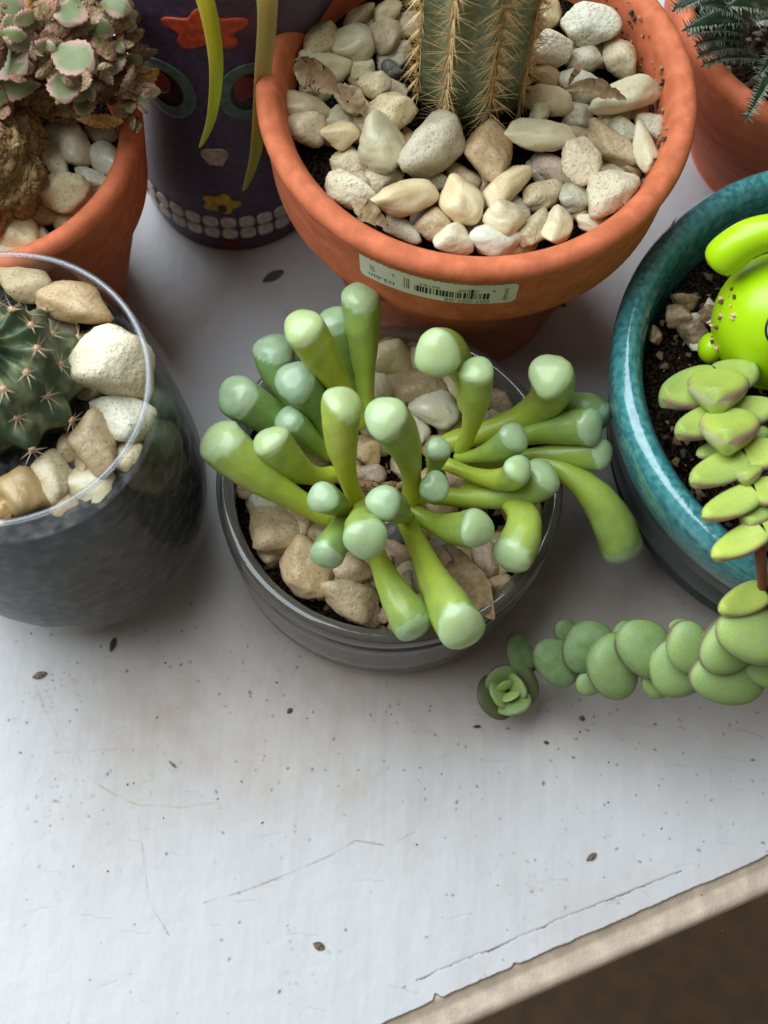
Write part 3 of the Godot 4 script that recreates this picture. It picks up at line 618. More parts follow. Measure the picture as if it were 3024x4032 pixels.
const DRY := [
	[-85.5, 118.0, -228.7, 12.4, 8.2, 32.0, "g", 0.2],
	[-88.1, 112.0, -224.8, 10.5, 6.8, 80.0, "g", 0.3],
	[-86.5, 122.0, -239.6, 8.9, 7.2, 95.0, "g", 0.2],
	[-78.8, 116.0, -235.8, 10.5, 4.8, 62.0, "p", 0.3],
	[-85.3, 112.0, -240.9, 7.1, 4.3, 60.0, "o", 0.3],
	[-90.5, 120.0, -235.5, 6.4, 3.7, -10.0, "p", 0.5],
	[-103.4, 112.0, -231.7, 11.6, 9.6, 40.0, "g", 0.1],
	[-102.1, 108.0, -226.9, 10.9, 5.6, 165.0, "g", 0.2],
	[-92.3, 124.0, -239.6, 6.4, 4.7, 20.0, "p", 0.5],
	[-84.9, 104.0, -227.4, 8.5, 4.9, 110.0, "p", 0.6],
	[-79.5, 106.0, -237.8, 6.7, 4.4, 30.0, "g", 0.3],
	[-75.0, 116.0, -243.6, 6.6, 4.8, -60.0, "p", 0.9],
	[-81.0, 122.0, -239.4, 6.9, 3.5, 60.0, "d", 0.5],
	[-82.0, 98.0, -225.0, 10.9, 2.9, 5.0, "o", 0.3],
	[-91.6, 118.0, -233.4, 5.5, 3.2, 90.0, "p", 0.6],
	[-94.4, 116.0, -232.7, 4.7, 2.7, 100.0, "p", 0.5],
	[-104.6, 106.0, -220.6, 5.1, 2.8, 80.0, "p", 0.3],
	[-76.3, 120.0, -244.4, 7.5, 4.8, 20.0, "g", 0.3],
	[-74.8, 102.0, -233.2, 7.8, 4.1, 60.0, "p", 0.4],
	[-72.7, 103.0, -233.8, 6.7, 3.4, 55.0, "p", 0.5],
	[-73.7, 100.0, -229.8, 5.7, 2.3, 80.0, "g", 0.4],
	[-71.3, 101.0, -230.7, 4.7, 2.1, 20.0, "g", 0.4],
	[-70.4, 100.0, -228.7, 4.4, 1.8, 50.0, "p", 0.4],
	[-75.4, 100.0, -229.0, 4.7, 2.3, 120.0, "p", 0.4],
	[-73.8, 97.0, -227.0, 6.8, 2.3, 75.0, "p", 0.5],
	[-71.8, 96.0, -226.7, 6.3, 2.1, 85.0, "d", 0.5],
	[-76.0, 98.0, -227.3, 4.4, 2.1, 140.0, "d", 0.5],
	[-70.0, 102.0, -231.6, 3.9, 1.8, -40.0, "p", 0.4],
	[-80.7, 119.4, -220.5, 9.3, 2.4, 86.4, "d", 0.7],
	[-92.6, 105.2, -244.5, 10.4, 1.4, -11.1, "d", 1.0],
	[-87.2, 116.1, -249.8, 6.7, 1.6, 149.9, "d", 0.8],
	[-77.7, 118.3, -243.8, 8.6, 1.4, -179.4, "d", 0.8],
	[-98.3, 114.2, -231.8, 7.0, 2.5, 14.1, "d", 0.8],
	[-72.6, 107.6, -232.6, 10.6, 2.4, -72.4, "d", 0.8],
	[-103.4, 114.2, -248.2, 7.1, 2.0, -178.8, "d", 0.9],
	[-100.4, 101.2, -250.9, 7.5, 2.0, 73.7, "d", 1.3],
	[-106.1, 112.1, -233.6, 5.6, 2.3, -48.2, "d", 0.7],
	[-104.4, 119.5, -239.0, 10.2, 1.5, 92.1, "d", 1.3],
	[-93.9, 115.7, -236.7, 8.2, 2.2, -141.1, "d", 1.2],
	[-77.3, 112.8, -252.6, 10.5, 1.4, -57.3, "d", 1.3],
	[-98.9, 101.6, -249.3, 7.4, 1.7, -116.1, "d", 0.8],
	[-84.5, 108.5, -252.6, 6.0, 2.6, 12.1, "d", 0.8],
	[-89.6, 100.7, -252.7, 8.1, 1.4, 149.8, "d", 1.0],
	[-76.7, 116.5, -245.7, 9.3, 2.5, 46.9, "d", 0.8],
	[-90.0, 121.0, -240.0, 9.7, 1.6, -16.9, "d", 1.2],
	[-72.7, 106.1, -242.7, 8.2, 2.2, -7.5, "d", 0.9],
	[-102.9, 110.5, -239.6, 10.7, 2.5, 45.7, "d", 0.9],
	[-103.4, 116.5, -238.4, 9.4, 2.3, -49.9, "d", 1.2],
	[-82.3, 105.9, -234.2, 9.6, 1.8, 73.6, "d", 1.0],
	[-77.7, 112.2, -228.4, 7.0, 2.4, 53.9, "d", 0.7],
	[-87.7, 113.6, -242.9, 9.0, 1.9, 114.0, "d", 1.2],
	[-91.6, 117.7, -224.6, 9.1, 2.3, -54.0, "d", 1.2],
	[-79.8, 117.6, -228.8, 8.0, 1.9, -120.2, "d", 1.3],
	[-87.1, 116.4, -224.3, 9.0, 2.1, -118.1, "d", 1.0],
	[-82.0, 115.1, -235.6, 8.7, 2.2, 49.3, "d", 0.7],
	[-101.0, 113.2, -235.0, 8.8, 1.5, 66.9, "d", 0.7],
	[-93.7, 103.8, -251.9, 6.1, 1.5, -65.8, "d", 0.8],
	[-108.5, 105.0, -240.5, 7.7, 2.1, 32.5, "d", 1.2],
	[-105.5, 117.5, -232.4, 6.9, 1.8, -138.6, "d", 0.9],
	[-105.1, 120.1, -242.0, 8.2, 1.7, 29.1, "d", 1.2],
	[-92.3, 111.8, -239.0, 7.5, 1.5, 34.5, "d", 1.3],
	[-73.2, 102.3, -240.0, 7.6, 2.5, -179.7, "d", 1.0],
	[-87.1, 109.1, -251.1, 9.0, 2.5, -44.7, "d", 0.8],
	[-100.0, 105.5, -249.4, 10.8, 2.5, 34.5, "d", 1.3],
	[-91.0, 106.0, -242.9, 7.4, 2.6, -3.0, "d", 1.0],
	[-108.1, 100.3, -252.0, 7.4, 2.4, 117.6, "d", 1.0],
	[-94.2, 120.8, -228.5, 6.6, 1.6, -124.3, "d", 0.9],
	[-87.6, 102.5, -243.9, 9.1, 2.1, 87.7, "d", 1.2],
	[-96.5, 109.8, -234.9, 7.3, 1.6, 10.8, "d", 0.9],
	[-77.1, 119.2, -226.3, 5.6, 1.5, -16.0, "d", 1.2],
	[-88.6, 114.9, -250.7, 9.6, 1.8, 27.2, "d", 1.1],
	[-92.4, 106.2, -249.2, 7.8, 2.4, -109.3, "d", 1.2],
	[-94.5, 122.4, -238.8, 6.1, 2.3, -1.5, "p", 0.5],
	[-97.4, 122.2, -237.2, 6.7, 2.9, 136.0, "g", 0.4],
	[-96.7, 121.8, -241.2, 7.0, 3.3, 270.2, "o", 0.4],
	[-94.8, 122.4, -237.7, 5.4, 2.0, 394.6, "d", 0.7],
	[-103.0, 120.0, -243.0, 11.9, 5.2, 565.5, "g", 0.5],
	[-94.8, 119.2, -245.3, 9.0, 3.7, 671.0, "g", 0.4],
	[-98.3, 119.3, -237.2, 7.8, 2.9, 833.4, "g", 0.6],
	[-101.7, 118.5, -245.3, 9.7, 4.6, 943.4, "p", 0.7],
	[-85.4, 117.2, -240.1, 8.4, 3.0, -12.1, "g", 0.6],
	[-88.1, 117.4, -237.6, 5.9, 2.5, 118.2, "o", 0.4],
	[-87.7, 118.9, -240.4, 8.1, 3.1, 262.7, "d", 0.7],
	[-85.6, 118.5, -237.3, 6.5, 3.0, 394.1, "d", 0.7],
	[-93.0, 115.0, -242.0, 8.9, 4.2, 553.0, "g", 0.6],
	[-85.2, 116.0, -245.1, 10.6, 4.6, 669.2, "d", 0.4],
	[-88.4, 114.9, -234.2, 13.0, 5.2, 818.9, "d", 0.4],
	[-90.3, 115.2, -247.8, 12.6, 5.7, 980.4, "g", 0.5],
	[-82.6, 115.1, -240.7, 11.0, 5.0, 1088.5, "g", 0.5],
	[-99.6, 112.6, -229.3, 6.4, 2.9, 0.7, "g", 0.6],
	[-103.3, 111.5, -228.7, 7.1, 2.9, 145.9, "p", 0.8],
	[-101.8, 112.3, -231.6, 7.6, 3.1, 271.0, "d", 0.4],
	[-100.3, 112.6, -227.3, 7.1, 3.4, 426.2, "p", 0.5],
	[-108.1, 108.6, -231.6, 10.4, 3.7, 536.6, "p", 0.4],
	[-97.8, 109.5, -236.3, 13.1, 5.2, 683.1, "g", 0.5],
	[-105.7, 108.6, -225.8, 13.8, 6.1, 843.5, "g", 0.6],
	[-86.8, 112.6, -229.6, 8.1, 3.5, 8.2, "g", 0.6],
	[-90.7, 111.2, -229.0, 7.6, 3.2, 128.5, "d", 0.4],
	[-89.2, 112.6, -231.6, 6.2, 2.4, 276.2, "p", 0.7],
	[-87.7, 111.8, -229.1, 7.2, 3.1, 400.6, "d", 0.4],
	[-97.1, 109.8, -232.7, 13.6, 5.0, 549.3, "d", 0.6],
	[-85.5, 109.6, -235.4, 11.0, 4.7, 690.9, "g", 0.8],
	[-89.2, 108.6, -226.5, 12.0, 5.7, 807.6, "d", 0.5],
	[-93.9, 109.5, -235.8, 9.3, 3.9, 948.0, "o", 0.6],
	[-77.7, 113.9, -242.7, 6.7, 2.6, -17.9, "g", 0.5],
	[-81.3, 113.1, -241.7, 6.6, 3.1, 156.0, "o", 0.6],
	[-79.6, 113.2, -244.6, 6.9, 3.0, 279.5, "g", 0.4],
	[-78.6, 113.9, -240.6, 5.2, 2.1, 422.6, "p", 0.6],
	[-85.8, 111.1, -242.9, 11.1, 4.1, 531.0, "g", 0.6],
	[-76.7, 112.2, -246.3, 8.3, 4.0, 685.5, "g", 0.4],
	[-80.4, 110.9, -239.7, 8.7, 3.3, 819.0, "p", 0.4],
	[-84.8, 112.0, -248.0, 11.8, 4.8, 947.3, "p", 0.6],
	[-72.8, 100.5, -233.5, 5.2, 2.0, 0.9, "p", 0.6],
	[-75.1, 100.2, -232.3, 5.4, 1.9, 125.4, "d", 0.7],
	[-74.8, 100.4, -234.9, 4.9, 2.1, 257.3, "g", 0.4],
	[-72.9, 101.6, -231.7, 5.0, 2.4, 403.5, "p", 0.8],
	[-79.9, 97.7, -237.8, 10.0, 4.8, 567.2, "g", 0.5],
	[-71.6, 99.3, -237.9, 9.0, 3.8, 677.4, "o", 0.8],
	[-75.1, 98.7, -231.1, 6.9, 2.9, 822.2, "g", 0.6],
	[-77.4, 97.7, -238.9, 7.4, 2.7, 960.1, "g", 0.5],
	[-71.1, 97.8, -235.8, 7.5, 3.3, 1081.1, "g", 0.6],
	[-81.7, 106.9, -228.9, 6.2, 2.7, -6.5, "d", 0.7],
	[-84.8, 106.3, -227.4, 7.0, 2.6, 132.9, "g", 0.5],
	[-84.2, 105.9, -231.4, 7.1, 3.0, 264.1, "d", 0.4],
	[-82.7, 106.8, -227.2, 5.5, 2.0, 429.2, "g", 0.4],
	[-88.6, 104.1, -230.1, 8.4, 3.6, 536.0, "p", 0.5],
	[-80.2, 102.8, -233.8, 9.5, 4.0, 701.1, "d", 0.7],
	[-84.5, 103.6, -226.4, 8.9, 4.2, 819.4, "g", 0.7],
	[-79.4, 110.4, -235.1, 5.7, 2.0, 11.1, "p", 0.4],
	[-82.3, 110.5, -233.5, 7.7, 3.6, 136.7, "g", 0.5],
	[-81.8, 109.3, -238.1, 6.5, 2.5, 260.7, "g", 0.7],
	[-80.5, 109.1, -235.1, 5.3, 2.5, 422.2, "g", 0.4],
	[-87.5, 107.2, -239.7, 11.1, 4.6, 561.1, "p", 0.7],
	[-78.7, 107.9, -241.6, 10.0, 3.8, 672.9, "d", 0.5],
	[-84.4, 106.6, -232.2, 12.5, 5.3, 838.9, "g", 0.7],
	[-84.9, 108.3, -241.5, 10.1, 4.3, 958.4, "g", 0.8],
	[-75.5, 116.9, -246.7, 5.7, 2.6, -16.6, "g", 0.4],
	[-78.8, 115.4, -245.8, 7.3, 2.9, 138.7, "d", 0.8],
	[-78.1, 115.4, -249.4, 6.7, 2.9, 256.1, "d", 0.7],
	[-76.3, 115.2, -246.7, 5.1, 2.1, 403.8, "g", 0.7],
	[-82.5, 114.2, -248.1, 9.3, 3.7, 539.8, "p", 0.7],
	[-73.5, 113.3, -252.0, 10.1, 4.8, 695.9, "d", 0.7],
	[-79.5, 114.5, -243.6, 9.4, 3.4, 840.4, "g", 0.4],
	[-91.3, 118.9, -232.8, 6.1, 2.3, -3.4, "d", 0.6],
	[-93.8, 119.0, -231.0, 5.8, 2.4, 127.6, "g", 0.7],
	[-93.6, 117.0, -235.7, 5.5, 2.1, 280.9, "p", 0.6],
	[-92.0, 118.3, -232.2, 5.0, 1.8, 397.4, "g", 0.5],
	[-99.2, 116.3, -234.4, 10.2, 4.1, 540.9, "g", 0.6],
	[-91.9, 114.9, -240.1, 9.5, 3.5, 668.7, "g", 0.5],
	[-100.7, 120.4, -233.2, 6.5, 2.8, 15.3, "g", 0.4],
	[-104.1, 120.1, -232.5, 7.3, 2.7, 145.7, "p", 0.6],
	[-102.5, 119.7, -236.0, 6.3, 2.9, 288.8, "g", 0.6],
	[-101.9, 119.9, -232.6, 5.3, 2.1, 428.2, "d", 0.5],
	[-109.1, 117.2, -238.0, 10.6, 3.9, 561.9, "p", 0.7],
	[-99.7, 116.6, -239.5, 10.0, 4.2, 693.8, "g", 0.8],
	[-104.1, 116.7, -229.9, 12.4, 4.6, 821.3, "p", 0.7],
	[-74.0, 103.8, -240.9, 5.5, 2.3, -7.1, "g", 0.8],
	[-77.3, 103.1, -240.3, 6.7, 2.5, 156.4, "o", 0.5],
	[-76.0, 103.9, -241.8, 4.6, 1.7, 255.3, "d", 0.4],
	[-74.5, 103.1, -239.8, 6.0, 2.9, 412.7, "p", 0.6],
	[-81.4, 100.9, -242.8, 9.9, 4.6, 542.3, "g", 0.6],
	[-72.5, 101.1, -245.1, 8.5, 3.7, 693.6, "d", 0.7],
	[-74.9, 112.4, -238.8, 5.8, 2.5, 10.9, "d", 0.7],
	[-77.4, 112.0, -237.6, 6.5, 2.4, 120.8, "g", 0.6],
	[-76.7, 112.1, -240.8, 5.0, 2.2, 276.3, "o", 0.8],
	[-75.7, 112.2, -238.1, 4.6, 1.9, 415.6, "g", 0.7],
	[-81.8, 108.5, -242.9, 8.2, 3.1, 552.8, "d", 0.7],
	[-73.5, 110.5, -243.5, 8.9, 4.2, 687.9, "d", 0.5],
	[-76.9, 109.1, -236.3, 9.9, 4.4, 812.0, "g", 0.6],
	[-74.5, 112.9, -244.7, 5.0, 2.3, 15.3, "g", 0.5],
	[-77.5, 111.8, -244.9, 5.7, 2.1, 149.3, "o", 0.6],
	[-76.1, 111.3, -247.9, 5.3, 2.6, 287.6, "p", 0.7],
	[-74.9, 112.7, -244.4, 4.4, 2.0, 397.3, "p", 0.5],
	[-81.0, 108.8, -248.8, 7.7, 3.2, 549.3, "p", 0.7],
	[-73.2, 110.1, -251.4, 10.3, 4.6, 678.1, "p", 0.5]]
const FOLDED := [
	[85.4, 80.0, -168.1, 70.0, 80.0, -162.5, 15.3, 0.6, 0.3],
	[85.0, 80.0, -168.7, 96.2, 80.0, -172.9, 12.8, 0.6, 0.3],
	[84.9, 82.0, -167.4, 81.0, 94.0, -155.3, 18.0, 0.8, 0.5],
	[86.6, 86.0, -156.3, 72.2, 87.0, -149.4, 11.8, 0.6, 0.4],
	[86.6, 86.0, -156.3, 98.3, 87.0, -158.8, 10.9, 0.6, 0.4],
	[85.9, 88.0, -153.6, 82.2, 98.0, -142.3, 17.1, 0.7, 0.6],
	[88.5, 85.0, -149.2, 78.0, 84.0, -145.1, 6.9, 0.6, 0.2],
	[88.8, 86.0, -149.3, 96.3, 86.0, -152.5, 7.4, 0.6, 0.3],
	[88.1, 91.0, -141.7, 74.4, 92.0, -134.0, 11.0, 0.6, 0.6],
	[88.1, 91.0, -141.7, 97.8, 93.0, -144.6, 11.1, 0.6, 0.8],
	[88.9, 90.0, -141.6, 87.7, 95.0, -134.2, 9.5, 0.7, 0.5],
	[89.9, 92.0, -132.0, 76.8, 93.0, -124.6, 9.4, 0.6, 0.7],
	[89.9, 92.0, -132.0, 98.9, 94.0, -133.8, 10.0, 0.6, 0.8],
	[90.8, 90.0, -129.2, 88.6, 92.0, -123.7, 9.0, 0.6, 0.3],
	[91.6, 91.0, -122.8, 79.3, 91.0, -115.2, 9.4, 0.6, 0.8],
	[91.6, 91.0, -122.8, 101.0, 92.0, -125.5, 9.5, 0.6, 0.8],
	[97.6, 70.0, -114.6, 86.0, 70.0, -108.6, 9.4, 0.8, 0.6],
	[97.1, 72.0, -115.5, 105.7, 72.0, -118.1, 9.9, 0.8, 0.6]]
const STRAPS := [
	[Vector3(-58.3, 76.0, -234.6), Vector3(-53.7, 90.0, -235.6), Vector3(-51.4, 108.0, -239.7), Vector3(-51.8, 134.0, -237.9), Vector3(-52.9, 165.0, -225.2), 2.6, "bright yellow green strap leaf hanging before the skull pot"],
	[Vector3(-47.4, 56.0, -234.7), Vector3(-43.1, 72.0, -237.9), Vector3(-39.9, 100.0, -241.3), Vector3(-37.2, 130.0, -242.7), Vector3(-38.5, 165.0, -226.3), 3.2, "paler fading strap leaf drooping beside the large pot rim"]]
const DARK := [
	[99.7, 84.0, -286.3, 75.9, 90.0, -273.9, 5.5],
	[101.0, 92.0, -282.4, 84.6, 104.0, -270.4, 6.4],
	[96.9, 80.0, -283.7, 78.6, 86.0, -275.7, 3.2],
	[97.4, 78.0, -282.6, 80.8, 84.0, -273.9, 2.8],
	[98.8, 76.0, -282.0, 82.5, 80.0, -273.2, 3.0],
	[97.1, 86.0, -283.2, 77.8, 100.0, -273.9, 4.5],
	[106.0, 80.0, -274.9, 94.4, 84.0, -248.2, 3.1],
	[106.8, 84.0, -277.5, 98.3, 84.0, -263.0, 3.0],
	[101.6, 92.0, -275.5, 90.5, 110.0, -259.9, 2.2],
	[102.2, 74.0, -279.7, 84.6, 76.0, -273.6, 2.3],
	[87.0, 90.0, -289.4, 73.8, 88.0, -282.4, 4.8],
	[92.7, 96.0, -285.6, 75.8, 104.0, -273.8, 4.6]]
const EDGE := [14.5, -10.5, 116.1, -58.9]
const SCRATCH := [
	[0.16, 0.00, 0.50, 0.10, -65.27, -59.12, -62.30, -47.93, -59.46, -35.96, -52.59, -27.12],
	[0.17, 0.00, 0.60, 0.10, -44.01, -36.54, -32.66, -40.56, -19.98, -46.37, -9.22, -51.79, -2.52, -56.31, 5.97, -55.44],
	[0.30, 1.00, 0.35, 0.60, -77.85, -67.83, -72.51, -64.98, -65.84, -62.58, -53.12, -62.65, -42.02, -64.72],
	[0.25, 1.00, 0.30, 0.50, -100.49, -95.51, -95.69, -87.66, -91.42, -80.62],
	[0.22, 2.00, 0.75, 0.50, 16.71, -19.39, 31.35, -26.10, 44.24, -32.15, 61.87, -40.44, 79.10, -48.18, 91.18, -53.44],
	[0.15, 0.00, 0.40, 0.10, -58.75, -74.70, -57.84, -72.97, -55.29, -72.55],
	[0.15, 0.00, 0.30, 0.20, 105.33, -95.53, 110.87, -95.17, 116.34, -93.40]]
const LABEL_TURN := -0.14
const TOY_BODY := Vector3(104.1, 78.0, -188.9)
const TOY_EAR := [Vector3(82.4, 92.0, -196.1), Vector3(85.5, 97.0, -197.8), Vector3(89.7, 101.0, -199.4), Vector3(95.7, 103.0, -200.0), Vector3(100.7, 101.0, -198.3)]
const TOY_HAND := Vector3(86.9, 68.0, -185.0)
const TOY_FOOT := Vector3(102.1, 70.0, -177.6)
const TOY_EYE := Vector3(97.9, 97.0, -176.3)
const FLAKES := [
	[-31.3, 99.0, -244.1, -24.8, 106.0, -241.7, -18.8, 101.0, -236.7, 4.6, 0.3, 0.5, "curled brown papery leaf on the pebbles near the left wall of the big pot"],
	[-19.5, 98.0, -242.0, -15.0, 101.0, -235.7, -11.4, 97.0, -233.3, 3.0, 0.3, 0.3, "flat papery tail of leaf beside the curled one, left of the cactus"],
	[42.1, 99.0, -244.1, 48.8, 104.0, -242.2, 58.0, 100.0, -240.7, 2.3, -0.2, 0.6, "twisted grey dry leaf on the pebbles right of the cactus"],
	[42.8, 99.0, -245.4, 43.4, 104.0, -246.8, 46.9, 103.0, -249.6, 0.9, 0.0, 0.2, "thin curled dry sliver above the twisted grey leaf"],
	[-13.0, 98.0, -205.2, -9.4, 101.0, -200.3, -3.3, 97.0, -198.8, 2.6, 0.1, 0.4, "grey dry scrap at the front left rim of the big pot"],
	[13.0, 46.0, -128.7, 20.0, 50.0, -123.4, 31.3, 47.0, -109.9, 6.0, 0.2, 0.3, "large brown withered leaf in the front of the smoky bowl"],
	[11.7, 47.0, -127.5, 15.7, 51.0, -124.9, 19.5, 47.0, -123.6, 3.0, 0.2, 0.5, "pointed flap of brown dry leaf above the large withered one"],
	[2.7, 45.0, -126.9, 4.9, 47.0, -123.4, 2.2, 44.0, -122.8, 1.6, 0.2, 0.5, "curled orange scrap of dry leaf under the plant in the smoky bowl"],
	[75.2, 73.5, -218.6, 75.9, 74.0, -221.2, 77.2, 74.0, -223.0, 0.3, 0.2, 0.1, "tiny white sliver stuck on the turquoise rim"],
	[87.3, 60.0, -180.6, 89.2, 64.0, -181.8, 92.2, 61.0, -184.7, 1.3, 0.2, 0.3, "dry reddish leaf scrap in the turquoise pot beside the uppermost round leaf"],
	[95.8, 64.0, -119.2, 96.6, 66.0, -119.6, 98.5, 66.0, -118.7, 1.0, 0.2, 0.4, "small grey withered leaf clasping the brown stem of the trailing succulent"]]
const HUSKS := [
	[-42.0, -239.8, 8.0, 1.6, -35.0, 0.6, "dark blurred husk on the shelf between the skull and the large pot"],
	[-99.4, -98.6, 4.4, 1.0, -25.0, 0.3, "grey husk on the shelf below the clear glass"],
	[-78.9, -109.3, 4.5, 0.8, -80.0, 0.9, "black crumb of soil at the foot of the clear glass"],
	[-57.0, -74.6, 3.0, 0.3, 40.0, 0.2, "tiny curved bristle on the bare part of the shelf"],
	[65.2, -55.5, 3.6, 0.8, -38.0, 0.4, "grey husk on the bare shelf near its front edge"],
	[-10.8, -26.7, 3.4, 1.1, 20.0, 0.5, "dark triangular chip in the white paint"],
	[55.1, -236.3, 3.4, 1.0, 45.0, 0.4, "brown chip on the shelf behind the smoky bowl"],
	[-24.3, -92.5, 2.0, 0.6, -50.0, 0.8, "dark crumb on the shelf in front of the smoky bowl"],
	[31.2, -91.2, 2.2, 0.4, -10.0, 0.9, "thin dark splinter near the rosette tip of the trailing plant"],
	[51.8, -87.7, 1.6, 0.5, 10.0, 0.7, "dark crumb just right of the rosette tip"],
	[62.3, -95.6, 1.8, 0.8, 0.0, 0.5, "small brown crumb below the trailing plant"]]
const CLUMPS := [
	[80.1, 60.5, -198.4, 3.8, 3.4, "t", "knobbly tan soil clump nearest the turquoise wall"],
	[84.3, 60.5, -194.0, 4.6, 3.4, "t", "largest tan soil clump, left of the toy's hand"],
	[88.1, 60.5, -199.0, 3.6, 3.2, "t", "tan soil clump touching the toy"],
	[82.0, 60.5, -203.5, 3.8, 2.4, "t", "dim soil clump furthest back beside the toy"],
	[89.3, 60.5, -201.9, 1.9, 3.2, "w", "white perlite lump leaning on the toy"],
	[84.3, 60.5, -198.4, 2.4, 1.4, "w", "white perlite lump between the tan clumps"],
	[85.7, 60.5, -191.1, 2.3, 2.6, "w", "round white perlite lump below the toy's hand"],
	[73.3, 60.5, -192.0, 2.0, 2.6, "t", "pale soil clump against the turquoise wall"]]

const CAM := Vector3(0, 400, 0)

func to_cam(p: Vector3) -> Vector3:
	return (CAM - p).normalized()

func _ready() -> void:
	rng.seed = 7
	nz.seed = 11
	nz.frequency = 0.02
	nz.fractal_octaves = 3
	# camera
	var cam := Camera3D.new()
	cam.name = "camera"
	add_child(cam)
	cam.position = CAM * 0.001
	cam.basis = Basis(Vector3.RIGHT, deg_to_rad(-68.5)) * Basis(Vector3.BACK, deg_to_rad(3.5))
	cam.fov = 40.945
	cam.near = 0.02
	cam.far = 20.0
	var lens := CameraAttributesPhysical.new()
	lens.frustum_focal_length = 24.0 / 2.0 / tan(deg_to_rad(40.945 / 2.0))
	lens.frustum_focus_distance = 0.375
	lens.exposure_aperture = 9.0
	lens.frustum_near = 0.02
	lens.frustum_far = 20.0
	cam.attributes = lens
	cam.current = true
	# light: a big window behind and to the left, and the dim room around
	var env := Environment.new()
	env.background_mode = Environment.BG_COLOR
	env.background_color = Color(0.20, 0.185, 0.16).linear_to_srgb()
	env.tonemap_mode = Environment.TONE_MAPPER_LINEAR
	env.tonemap_exposure = 1.0
	env.sdfgi_enabled = true
	env.ssao_enabled = true
	env.ssil_enabled = true
	var we := WorldEnvironment.new()
	we.name = "room_light"
	we.environment = env
	add_child(we)
	var win := AreaLight3D.new()
	win.name = "window_light"
	win.area_size = Vector2(2.1, 2.1)
	win.light_energy = 9.0
	win.light_color = Color(0.92, 0.965, 1.0)
	win.shadow_enabled = true
	add_child(win)
	win.look_at_from_position(Vector3(-0.93, 1.4, -0.68), Vector3(0, 0.03, -0.15))
	materials()
	shelf()
	big_pot()
	left_pot()
	skull_pot()
	back_pot()
	teal_pot()
	clear_glass()
	smoky_bowl()
	pebbles()
	finger_succulent()
	ribbed_cactus()
	spiny_cactus()
	dried_succulent()
	dark_succulent()
	strap_leaves()
	disc_string()
	toy()
	loose_bits()

